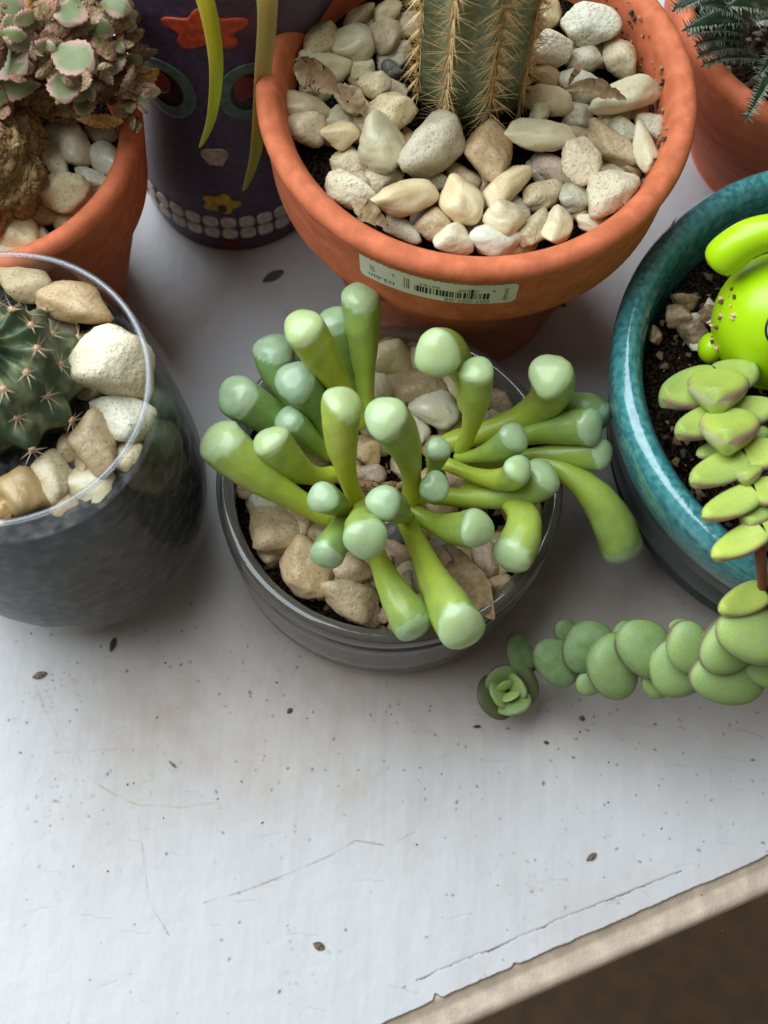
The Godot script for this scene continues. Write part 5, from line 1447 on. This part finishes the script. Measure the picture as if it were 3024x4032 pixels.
func spiny_cactus() -> void:
	var t := thing("globe_cactus", "dark green lumpy globe cactus with starry tan spines in the clear glass", "cactus", Vector3(-98, 78, -152.5))
	var ribs := 11
	var at := func(a: float, la: float) -> Vector3:
		var q := a * ribs * 0.5 + 0.4
		var v := absf(sin(q))
		var bump := sin(la * 8.5 + 0.5)
		var r := 20.0 * (1.0 - 0.15 * pow(v, 1.6) + 0.085 * bump * (1.0 - 0.6 * v))
		return Vector3(r * cos(la) * sin(a), 8.0 + r * sin(la) * 1.05, r * cos(la) * cos(a))
	var P := PackedVector3Array()
	var C := PackedColorArray()
	for j in 50:
		var la := -PI / 2 + PI * j / 49.0
		for i in 144:
			var a := TAU * i / 144
			P.append(at.call(a, la))
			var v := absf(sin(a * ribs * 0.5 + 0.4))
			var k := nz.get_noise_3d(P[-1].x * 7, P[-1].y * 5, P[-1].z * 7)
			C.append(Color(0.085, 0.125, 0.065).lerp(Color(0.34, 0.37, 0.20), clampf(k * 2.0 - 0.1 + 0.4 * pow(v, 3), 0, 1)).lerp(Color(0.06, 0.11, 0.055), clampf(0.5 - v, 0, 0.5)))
	var b := Mb.new()
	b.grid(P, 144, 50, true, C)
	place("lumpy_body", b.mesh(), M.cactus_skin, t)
	for k in ribs:
		var a := (PI * k - 0.4) / (ribs * 0.5)
		for la in [-0.25, 0.18, 0.62, 1.05]:
			var c: Vector3 = at.call(a, la - 0.08)
			var nrm := Vector3(cos(la) * sin(a), sin(la), cos(la) * cos(a))
			var side := Vector3(cos(a), 0, -sin(a))
			var up := nrm.cross(side)
			var mb := Mb.new()
			var Q := PackedVector3Array()
			for jj in 6:
				for ii in 8:
					var l2 := -PI / 2 + PI * jj / 5.0
					var th := TAU * ii / 8
					Q.append(c + (side * cos(l2) * cos(th) + up * cos(l2) * sin(th) + nrm * sin(l2) * 0.6) * (1.1 + 0.25 * sin(ii * 3.0)))
			mb.grid(Q, 8, 6, true, PackedColorArray([Color(0.50, 0.34, 0.2)]))
			for s in 7:
				var th := TAU * s / 7.0 + rng.randf() * 0.5
				mb.spike(c, c + (side * cos(th) + up * sin(th) + nrm * rng.randf_range(0.25, 0.7)).normalized() * rng.randf_range(3.2, 5.4), 0.2, Color(0.60, 0.42, 0.26))
			place("spine_cluster", mb.mesh(), M.spine, t)

# ---------------------------------------------------------------- other plants
func dried_succulent() -> void:
	var base := Vector3(-122, 76, -232)
	var t := thing("dried_succulent", "half dried rosette succulent with pink edged leaves on a thick woody trunk", "succulent", base)
	var P := PackedVector3Array()
	for j in 40:
		var la := -PI / 2 + PI * j / 39.0
		for i in 60:
			var a := TAU * i / 60
			var d := Vector3(cos(la) * cos(a), sin(la), -cos(la) * sin(a))
			var k := 1.0 + 0.35 * nz.get_noise_3d(d.x * 40, d.y * 70, d.z * 40) + 0.16 * nz.get_noise_3d(d.x * 130, d.y * 260, d.z * 130)
			P.append(Vector3(12, 10, 16) + d * k * Vector3(14, 22, 18))
	var b := Mb.new()
	b.grid(P, 60, 40, true, PackedColorArray([Color.WHITE]))
	place("woody_trunk", b.mesh(), M.bark, t)
	P = PackedVector3Array()
	for j in 40:
		var la := -PI / 2 + PI * j / 39.0
		for i in 70:
			var a := TAU * i / 70
			var d := Vector3(cos(la) * cos(a), sin(la), -cos(la) * sin(a))
			var k := 1.0 + 0.3 * nz.get_noise_3d(d.x * 60, d.y * 60 + 40, d.z * 60) + 0.2 * nz.get_noise_3d(d.x * 200, d.y * 200, d.z * 200)
			P.append(Vector3(10, 18, -12) + d * k * Vector3(33, 11, 18))
	b = Mb.new()
	b.grid(P, 70, 40, true, PackedColorArray([Color.WHITE]))
	place("dead_leaf_mass", b.mesh(), M.bark, t)
	# side branch that carries the small rosettes at right
	var path := catmull([Vector3(10, 28, 4), Vector3(18, 27, -8), Vector3(30, 24, -12), Vector3(44, 20, -6)], 8)
	b = sweep(path, func(u): return 9.0 - 4.0 * u + 0.9 * sin(u * 40.0), 14)
	place("side_branch", b.mesh(), M.bark, t)
	var n := 0
	for L in DRY:
		n += 1
		var c := Vector3(L[0], L[1], L[2]) - base
		var half: float = L[3] * (0.62 if L[6] in ["g", "p", "o"] else 0.5)
		var an := deg_to_rad(L[5])
		var dir := Vector3(cos(an), 0.15, sin(an)).normalized()
		var up := to_cam(c + base)
		up = (up + Vector3(sin(n * 1.7), 0, cos(n * 2.3)) * (0.25 if L[6] == "g" else 0.7)).normalized()
		var pts := []
		var curl: float = L[7]
		for j in 22:
			var u := j / 21.0 * 2.0 - 1.0
			pts.append(c + dir * half * (sin(u * curl) / curl) + up * half * ((cos(u * curl) - 1.0) / curl) * (1.0 if L[6] != "d" or n % 2 == 0 else -1.0))
		var kind: String = L[6]
		var wid: float = L[4] * (0.62 if kind != "d" else 0.5)
		var nn := n
		var colour := func(f: float, x: float, y: float) -> Color:
			var k := nz.get_noise_3d(f * 60 + nn * 20, x * 25, nn * 3)
			var e := clampf((absf(x) - 0.55 + k * 0.5) * 2.4, 0, 1)
			match kind:
				"g": return Color(0.15, 0.19, 0.06).lerp(Color(0.24, 0.28, 0.14), clampf(0.5 + k, 0, 1)).lerp(Color(0.58, 0.32, 0.27), maxf(e, clampf((f - 0.86) * 6, 0, 1)))
				"p": return Color(0.24, 0.19, 0.075).lerp(Color(0.56, 0.28, 0.20), clampf(e + 0.3 + k, 0, 1))
				"o": return Color(0.50, 0.25, 0.06).lerp(Color(0.55, 0.34, 0.18), e)
			return Color(0.26, 0.16, 0.085).lerp(Color(0.50, 0.35, 0.22), clampf(0.4 + k * 1.5, 0, 1))
		var thick := 1.0 if kind == "g" else (0.4 if kind != "d" else 0.22)
		var shape := func(f: float) -> float: return wid * (pow(maxf(0.0, sin(PI * pow(clampf(f, 0.0, 1.0), 1.35) * 0.985 + 0.04)), 0.85) if kind != "d" else pow(sin(PI * pow(clampf(f, 0.0, 1.0), 0.8) * 0.97 + 0.06), 0.75))
		var mb := blade(pts, shape, up, thick, (0.28 if nn % 3 else 0.12) if kind == "g" else -0.35, 22, colour, 0.55, 13)
		place("fleshy_leaf" if kind == "g" else "withered_leaf", mb.mesh(), M.dry if kind != "g" else M.disc_leaf, t)

func dark_succulent() -> void:
	var base := Vector3(140, 66, -300)
	var t := thing("toothed_succulent", "dark green succulent with ragged pale teeth on long leaves in the back pot", "succulent", base)
	var n := 0
	for L in DARK:
		n += 1
		var a := Vector3(L[0], L[1], L[2]) - base
		var b := Vector3(L[3], L[4], L[5]) - base
		var mid := (a + b) * 0.5 + Vector3(0, 5, 0)
		var pts := []
		for j in 30:
			pts.append(bez(a, mid, b, j / 29.0))
		var w: float = L[6] * 0.5
		var nn := n
		var colour := func(f: float, x: float, y: float) -> Color:
			var k := nz.get_noise_3d(f * 90, x * 30, nn * 9)
			return Color(0.02, 0.045, 0.018).lerp(Color(0.14, 0.19, 0.15), clampf(k * 2.2, 0, 1))
		var shape := func(f: float) -> float: return w * (1.0 - pow(f, 2.2)) + 0.2
		var mb := blade(pts, shape, Vector3(0.2, 1, 0.3), w * 0.35, 0.15, 22, colour)
		var leaf := place("toothed_leaf", mb.mesh(), M.cactus_skin, t)
		var tb := Mb.new()
		for j in range(2, 28, 1):
			var tg: Vector3 = (pts[j + 1] - pts[j - 1]).normalized()
			var side := tg.cross(Vector3(0.2, 1, 0.3)).normalized()
			var ww: float = shape.call(j / 29.0)
			for s in [-1.0, 1.0]:
				var q: Vector3 = pts[j] + side * ww * s * 0.95 + Vector3(0, 0.15 * ww, 0)
				tb.spike(q - side * s * 0.4, q + side * s * rng.randf_range(1.0, 2.6) + tg * rng.randf_range(0.2, 1.6) + Vector3(0, rng.randf_range(-0.2, 1.4), 0), 0.45, Color(0.36, 0.37, 0.27).lerp(Color(0.2, 0.24, 0.18), rng.randf()))
		place("leaf_teeth", tb.mesh(), M.dry, leaf)

func strap_leaves() -> void:
	var k := 0
	for s in STRAPS:
		var pts := catmull([s[4], s[3], s[2], s[1], s[0]], 14)
		var base: Vector3 = s[4]
		for i in pts.size():
			pts[i] -= base
		var w: float = s[5]
		var first := k == 0
		var colour := func(f: float, x: float, y: float) -> Color:
			var mid := clampf(1.0 - absf(x) * 3.0, 0, 1)
			var c := Color(0.60, 0.70, 0.04) if first else Color(0.50, 0.46, 0.16).lerp(Color(0.36, 0.34, 0.03), clampf(f * 1.5 - 0.4, 0, 1))
			return c.lerp(c * 1.35, mid * 0.6)
		var mb := blade(pts, func(f): return w * (0.97 * pow(1.0 - f, 0.6) + 0.03) * (0.9 + 0.45 * f), Vector3(0.25, 0.4, 1), 0.28, 0.4, 18, colour)
		single("strap_leaf", mb.mesh(), M.leaf, base, s[6], "leaf", "strap leaves hanging from the skull pot")
		k += 1

func disc_string() -> void:
	var base := Vector3(86, 57, -172)
	var t := thing("string_succulent", "trailing succulent with stacked round leaves spilling from the turquoise pot", "succulent", base)
	var pts := []
	for s in STEM:
		pts.append(Vector3(s[0], s[1], s[2]) - base)
	pts.insert(0, Vector3(0, 0, -2))
	var b := sweep(catmull(pts, 7), func(u): return 1.9 - 1.0 * u, 12, func(u, a): return Color(1, 1, 1).lerp(Color(0.5, 1.8, 0.7), smoothstep(0.55, 0.75, u)))
	place("stem", b.mesh(), M.stem, t)
	for f in FOLDED:
		var a := Vector3(f[0], f[1], f[2])
		var tip := Vector3(f[3], f[4], f[5])
		var w: float = f[6] * 0.56
		var tc := to_cam(tip)
		var along := (tip - a).normalized()
		var up: Vector3 = (tc * f[7] + Vector3(-0.1, 0.35, -1.0) * (1.0 - f[7])).normalized()
		var pp := []
		for j in 26:
			var u := j / 25.0
			pp.append(a.lerp(tip, u) - base + up * 1.2 * sin(u * PI) * -0.6)
		var tone: float = f[8]
		var colour := func(u: float, x: float, y: float) -> Color:
			var n := nz.get_noise_3d(u * 40 + a.x * 9, x * 20, y * 20 + a.z)
			var c := Color(0.24, 0.36, 0.09).lerp(Color(0.52, 0.62, 0.10), clampf(tone + n * 0.5, 0, 1))
			var e := clampf((absf(x) - 0.86) * 7.0 + n * 0.6, 0, 1)
			return c.lerp(Color(0.36, 0.19, 0.17) if n > -0.05 else Color(0.50, 0.46, 0.32), e * 0.85)
		var shape := func(u: float) -> float: return w * pow(clampf(u + 0.10, 0, 1), 0.30) * pow(clampf(1.0 - u, 0, 1), 0.5) * 1.22 + 0.04
		var mb := blade(pp, shape, up, w * 0.36, 0.16, 28, colour)
		place("folded_leaf", mb.mesh(), M.disc_leaf, t)
	var k := 0
	for d in DISCS:
		k += 1
		var c := Vector3(d[0], d[1], d[2])
		var tc := to_cam(c)
		var rl := deg_to_rad(d[6])
		var xa := Vector3(cos(rl), 0, sin(rl))
		var nrm: Vector3
		var hb: float = d[4]
		var ha: float = d[3]
		if d[8] > 0.5:
			nrm = (tc * 0.8 + Vector3(0.38, 0.1, 0.12)).normalized()
			hb *= 1.12
			ha *= 1.17
		else:
			var e := clampf(hb / ha * 0.9, 0.25, 0.95)
			var back := xa.cross(tc).normalized()
			if back.z > 0:
				back = -back
			nrm = (tc * e + back * sqrt(1 - e * e)).normalized()
			ha *= 1.12
			hb = ha * 0.95
		xa = (xa - nrm * xa.dot(nrm)).normalized()
		var o := place("round_leaf", lens_mesh(ha, hb, minf(ha, hb) * (0.52 if d[8] > 0.5 else 0.42), d[7], k), M.disc_leaf, t, c - base)
		o.basis = Basis(xa, nrm, xa.cross(nrm))
	# the rosette at the tip of the string
	var rc := Vector3(ROSETTE[0], ROSETTE[1] - 3, ROSETTE[2]) - base
	var tcr := to_cam(rc + base)
	for ring in 4:
		for q in 2:
			var ang := ring * PI / 2 + q * PI + 0.5
			var R: float = ROSETTE[3] * [0.68, 0.58, 0.44, 0.28][ring]
			var x := tcr.cross(Vector3.FORWARD).normalized()
			var y := tcr.cross(x)
			var dirv := x * cos(ang) + y * sin(ang)
			var c := rc + dirv * R * 0.75 + tcr * (ring * 1.3)
			var nrm := (tcr * 0.75 - dirv * (0.35 + 0.3 * ring)).normalized()
			var xa := (dirv - nrm * dirv.dot(nrm)).normalized()
			var o := place("rosette_leaf", lens_mesh(R * 0.95, R * 1.15, R * 0.3, [-0.35, 0.25, 0.6, 0.9][ring], 60 + ring * 2 + q), M.disc_leaf, t, c)
			o.basis = Basis(xa, nrm, xa.cross(nrm))

# ---------------------------------------------------------------- skull pot and toy
const SKULL := [[0, 29], [4, 31.5], [15, 33], [30, 32], [48, 28.5], [62, 26.3], [84, 26.6], [87, 28], [91, 35], [100, 41], [108, 44], [120, 47], [134, 42], [143, 28], [150, 0]]

func skull_r(h: float) -> float:
	for k in SKULL.size() - 1:
		if h <= SKULL[k + 1][0]:
			var t: float = clampf((h - SKULL[k][0]) / (SKULL[k + 1][0] - SKULL[k][0]), 0, 1)
			return maxf(0.0, cubic_interpolate(SKULL[k][1], SKULL[k + 1][1], SKULL[maxi(k - 1, 0)][1], SKULL[mini(k + 2, SKULL.size() - 1)][1], t))
	return 0.0

func skull_at(x: float, h: float, off: float) -> Vector3:      # x: mm across the face from its middle line
	var r := skull_r(h)
	var a := x / maxf(r, 5.0)
	return Vector3(sin(a) * (r + off), h, -skull_front() - r + cos(a) * (r + off))

func skull_front() -> float:
	return -31.0

func patch(cx: float, cy: float, outline: Callable, off: float, col: Color, hole := 0.0) -> ArrayMesh:      # a slightly raised patch of glaze that follows the face
	var P := PackedVector3Array()
	var nu := 40
	var nv := 9
	for j in nv + 1:
		var f := minf(1.0, lerpf(hole, 1.0, float(j) / (nv - 1)))
		for i in nu:
			var q: Vector2 = outline.call(TAU * i / nu)
			P.append(skull_at(cx + q.x * f, cy + q.y * f, off if j < nv else -0.1))
	var b := Mb.new()
	b.grid(P, nu, nv + 1, true, PackedColorArray([col]), false)
	return b.mesh()

func skull_pot() -> void:
	var t := thing("skull_pot", "dark purple ceramic skull pot with painted teeth, ringed eyes and a red flower", "flower pot", Vector3(-58, 0, -280))
	var P := PackedVector3Array()
	for j in 60:
		var h := 150.0 * j / 59.0
		for i in 90:
			P.append(skull_at((TAU * i / 90) * maxf(skull_r(h), 5.0), h, 0.0) if j < 59 else Vector3(0, h, 29.0))
	var b := Mb.new()
	b.grid(P, 90, 60, true, PackedColorArray([Color(0.095, 0.06, 0.125)]))
	place("skull_body", b.mesh(), M.paint, t)
	var ell := func(a: float, bb: float, wob: float, n: float) -> Callable:
		return func(th: float) -> Vector2: return Vector2(cos(th) * a, sin(th) * bb) * (1.0 + wob * cos(n * th))
	for s in [-1, 1]:
		var ex := -12.0 if s < 0 else 13.2
		place("eye_ring", patch(ex, 80, ell.call(9.6, 12.5, 0.0, 1), 0.35, Color(0.12, 0.20, 0.18), 0.62), M.paint, t)
		place("eye_socket", patch(ex, 80, ell.call(6.2, 8.0, 0.0, 1), 0.15, Color(0.02, 0.012, 0.016)), M.paint, t)
		place("pupil", patch(ex - 1.5, 82, ell.call(3.6, 5.2, 0.05, 3), 0.4, Color(0.26, 0.03, 0.012)), M.paint, t)
	place("nose", patch(0.4, 52, func(th): return Vector2(3.9 * cos(th), 4.6 * sin(th)) * (1.0 + 0.16 * sin(3 * th - 0.2) * 1.0) * (0.72 if absf(th - 1.5 * PI) < 0.35 else 1.0), 0.4, Color(0.72, 0.55, 0.44)), M.paint, t)
	place("flower_patch", patch(3.0, 107.5, func(th): return Vector2(11.5 * cos(th), 8.0 * sin(th)) * (0.86 + 0.2 * cos(5.0 * (th - 0.5 * PI))), 0.5, Color(0.66, 0.09, 0.035)), M.paint, t)
	place("flower", patch(0.0, 27.5, ell.call(5.6, 4.6, 0.18, 5), 0.5, Color(0.80, 0.50, 0.015)), M.paint, t)
	place("flower_centre", patch(0.3, 25.2, ell.call(1.5, 2.0, 0, 1), 0.7, Color(0.10, 0.03, 0.012)), M.paint, t)
	place("chin_mark", patch(1.6, 4.0, ell.call(3.2, 2.2, 0.05, 4), 0.4, Color(0.25, 0.03, 0.015)), M.paint, t)
	for row in 2:
		for k in 13:
			var x := (k - 6) * 5.95 + 1.6
			var y := 17.0 if row == 0 else 10.6
			place("tooth", patch(x, y, func(th): return Vector2(2.55 * signf(cos(th)) * pow(absf(cos(th)), 0.7), 2.75 * signf(sin(th)) * pow(absf(sin(th)), 0.7)), 0.45, Color(0.78, 0.72, 0.60)), M.paint, t)

func toy() -> void:
	var base := Vector3(104, 57, -190)
	var t := thing("toy_figurine", "shiny lime green plastic toy figurine standing in the turquoise pot", "toy", base)
	var ball := func(c: Vector3, s: Vector3, turn := Basis()) -> ArrayMesh:
		var P := PackedVector3Array()
		for j in 28:
			var la := -PI / 2 + PI * j / 27.0
			for i in 40:
				var a := TAU * i / 40
				P.append(c + turn * (Vector3(cos(la) * cos(a), sin(la), -cos(la) * sin(a)) * s))
		var b := Mb.new()
		b.grid(P, 40, 28, true, PackedColorArray([Color.WHITE]))
		return b.mesh()
	place("body", ball.call(TOY_BODY - base, Vector3(19, 20.5, 18)), M.lime_plastic, t)
	var pts := []
	for p in TOY_EAR:
		pts.append(p - base)
	pts = catmull(pts, 10)
	var ear := sweep(pts, func(u): return 5.0 * sqrt(maxf(0.0, 1.0 - pow(absf(u * 2.0 - 1.0), 7.0))) * (1.12 - 0.25 * u), 24)
	place("ear", ear.mesh(), M.lime_plastic, t)
	place("hand", ball.call(TOY_HAND - base, Vector3(3.6, 4.4, 4.2)), M.lime_plastic, t)
	place("foot", ball.call(TOY_FOOT - base, Vector3(9, 4.5, 5.0)), M.lime_plastic, t)
	var gr := []
	for k in 16:
		var d := Vector3(-1.0, rng.randf_range(-0.5, 0.65), rng.randf_range(-0.25, 0.55)).normalized()
		gr.append(TOY_BODY - base + d * Vector3(19.2, 20.7, 18.2))
	crumbs("grit_scatter", t, gr, 0.35, 0.75, M.crumb, [Color(12, 11, 9), Color(10, 8.5, 6), Color(2, 1.5, 1)])
	var e := TOY_EYE - base
	var n := (e - (TOY_BODY - base)).normalized()
	var x := Vector3.UP.cross(n).normalized()
	var bs := Basis(x, n, x.cross(n))
	var eye := place("eye", ball.call(e, Vector3(4.4, 0.9, 5.4), bs), mat("eye_black", Color(0.01, 0.01, 0.01), 0.3, {"vc": false}), t)
	place("eye_white", ball.call(e + n * 0.35, Vector3(3.7, 0.85, 4.7), bs), mat("eye_white", Color(0.72, 0.72, 0.70), 0.3, {"vc": false}), eye)

# ---------------------------------------------------------------- dry leaves, husks, dust
func loose_bits() -> void:
	var tan_ := Color(0.42, 0.33, 0.22)
	var colour := func(f: float, x: float, y: float) -> Color:
		var k := nz.get_noise_3d(f * 80, x * 30, 3) - (0.25 if y > 0 else 0.0)
		return Color(0.36, 0.24, 0.12).lerp(Color(0.60, 0.47, 0.30), clampf(0.5 + k * 1.6, 0, 1))
	for L in FLAKES:
		var a := Vector3(L[0], L[1], L[2])
		var c := Vector3(L[3], L[4], L[5])
		var b := Vector3(L[6], L[7], L[8])
		var pts := []
		for j in 26:
			var q := bez(a, c, b, j / 25.0) - a
			pts.append(q + Vector3(0, 0.5 * nz.get_noise_2d(j * 18, L[9] * 40), 0.6 * nz.get_noise_2d(j * 14, L[9] * 70)))
		var w: float = L[9]
		var mb := blade(pts, func(f): return w * pow(sin(PI * clampf(f * 0.96 + 0.03, 0, 1)), 0.8) * (1.0 + 0.12 * sin(f * 11.0 + w)), Vector3(L[10], 1, 0.4), 0.12, L[11], 18, colour)
		single("dry_leaf", mb.mesh(), M.papery, a, L[12], "dry leaf", "withered leaves lying on the pebbles")
	for H in HUSKS:
		var at := Vector3(H[0], 0, H[1])
		var an := deg_to_rad(H[4])
		var dir := Vector3(cos(an), 0, sin(an))
		var pts := []
		for j in 12:
			pts.append(dir * H[2] * (j / 11.0 - 0.5) + Vector3(0, 0.35 + 0.25 * sin(j / 11.0 * PI), 0))
		var w: float = H[3]
		var dark: float = H[5]
		var mb := blade(pts, func(f): return w * pow(sin(PI * clampf(f * 0.9 + 0.02, 0, 1)), 0.9) + 0.03, Vector3.UP, 0.3, 0.0, 12, func(f, x, y): return Color(0.34, 0.27, 0.19).lerp(Color(0.10, 0.065, 0.04), dark))
		single("husk", mb.mesh(), M.dry, at, H[6], "seed husk", "husks and chips on the white shelf")
	for S in CLUMPS:
		var code: String = S[5]
		single("perlite_lump" if code == "w" else "soil_clump", pebble_mesh(("w" if code == "w" else "k") + "a", Vector3(S[3], S[3] * 0.8, S[4]), 300 + int(S[0])), M.pebble, Vector3(S[0], S[1], S[2]), S[6], "perlite" if code == "w" else "soil clump", "lumps in the soil of the turquoise pot")
	# fine dust and crumbs lying on the shelf
	var pl := []
	for k in 150:
		pl.append(Vector3(rng.randf_range(-130, 120), 0.1, rng.randf_range(-250, -15) if k % 3 else rng.randf_range(-120, -60)))
	var t := Node3D.new()
	t.name = "dust"
	t.set_meta("kind", "stuff")
	t.set_meta("label", "dark crumbs of soil and dust scattered on the shelf")
	t.set_meta("category", "dust")
	add_child(t)
	crumbs("dust_crumbs", t, pl, 0.08, 0.26, M.crumb, [Color(2, 1.7, 1.4), Color(3, 2.4, 1.8), Color(4, 3.4, 2.6)])
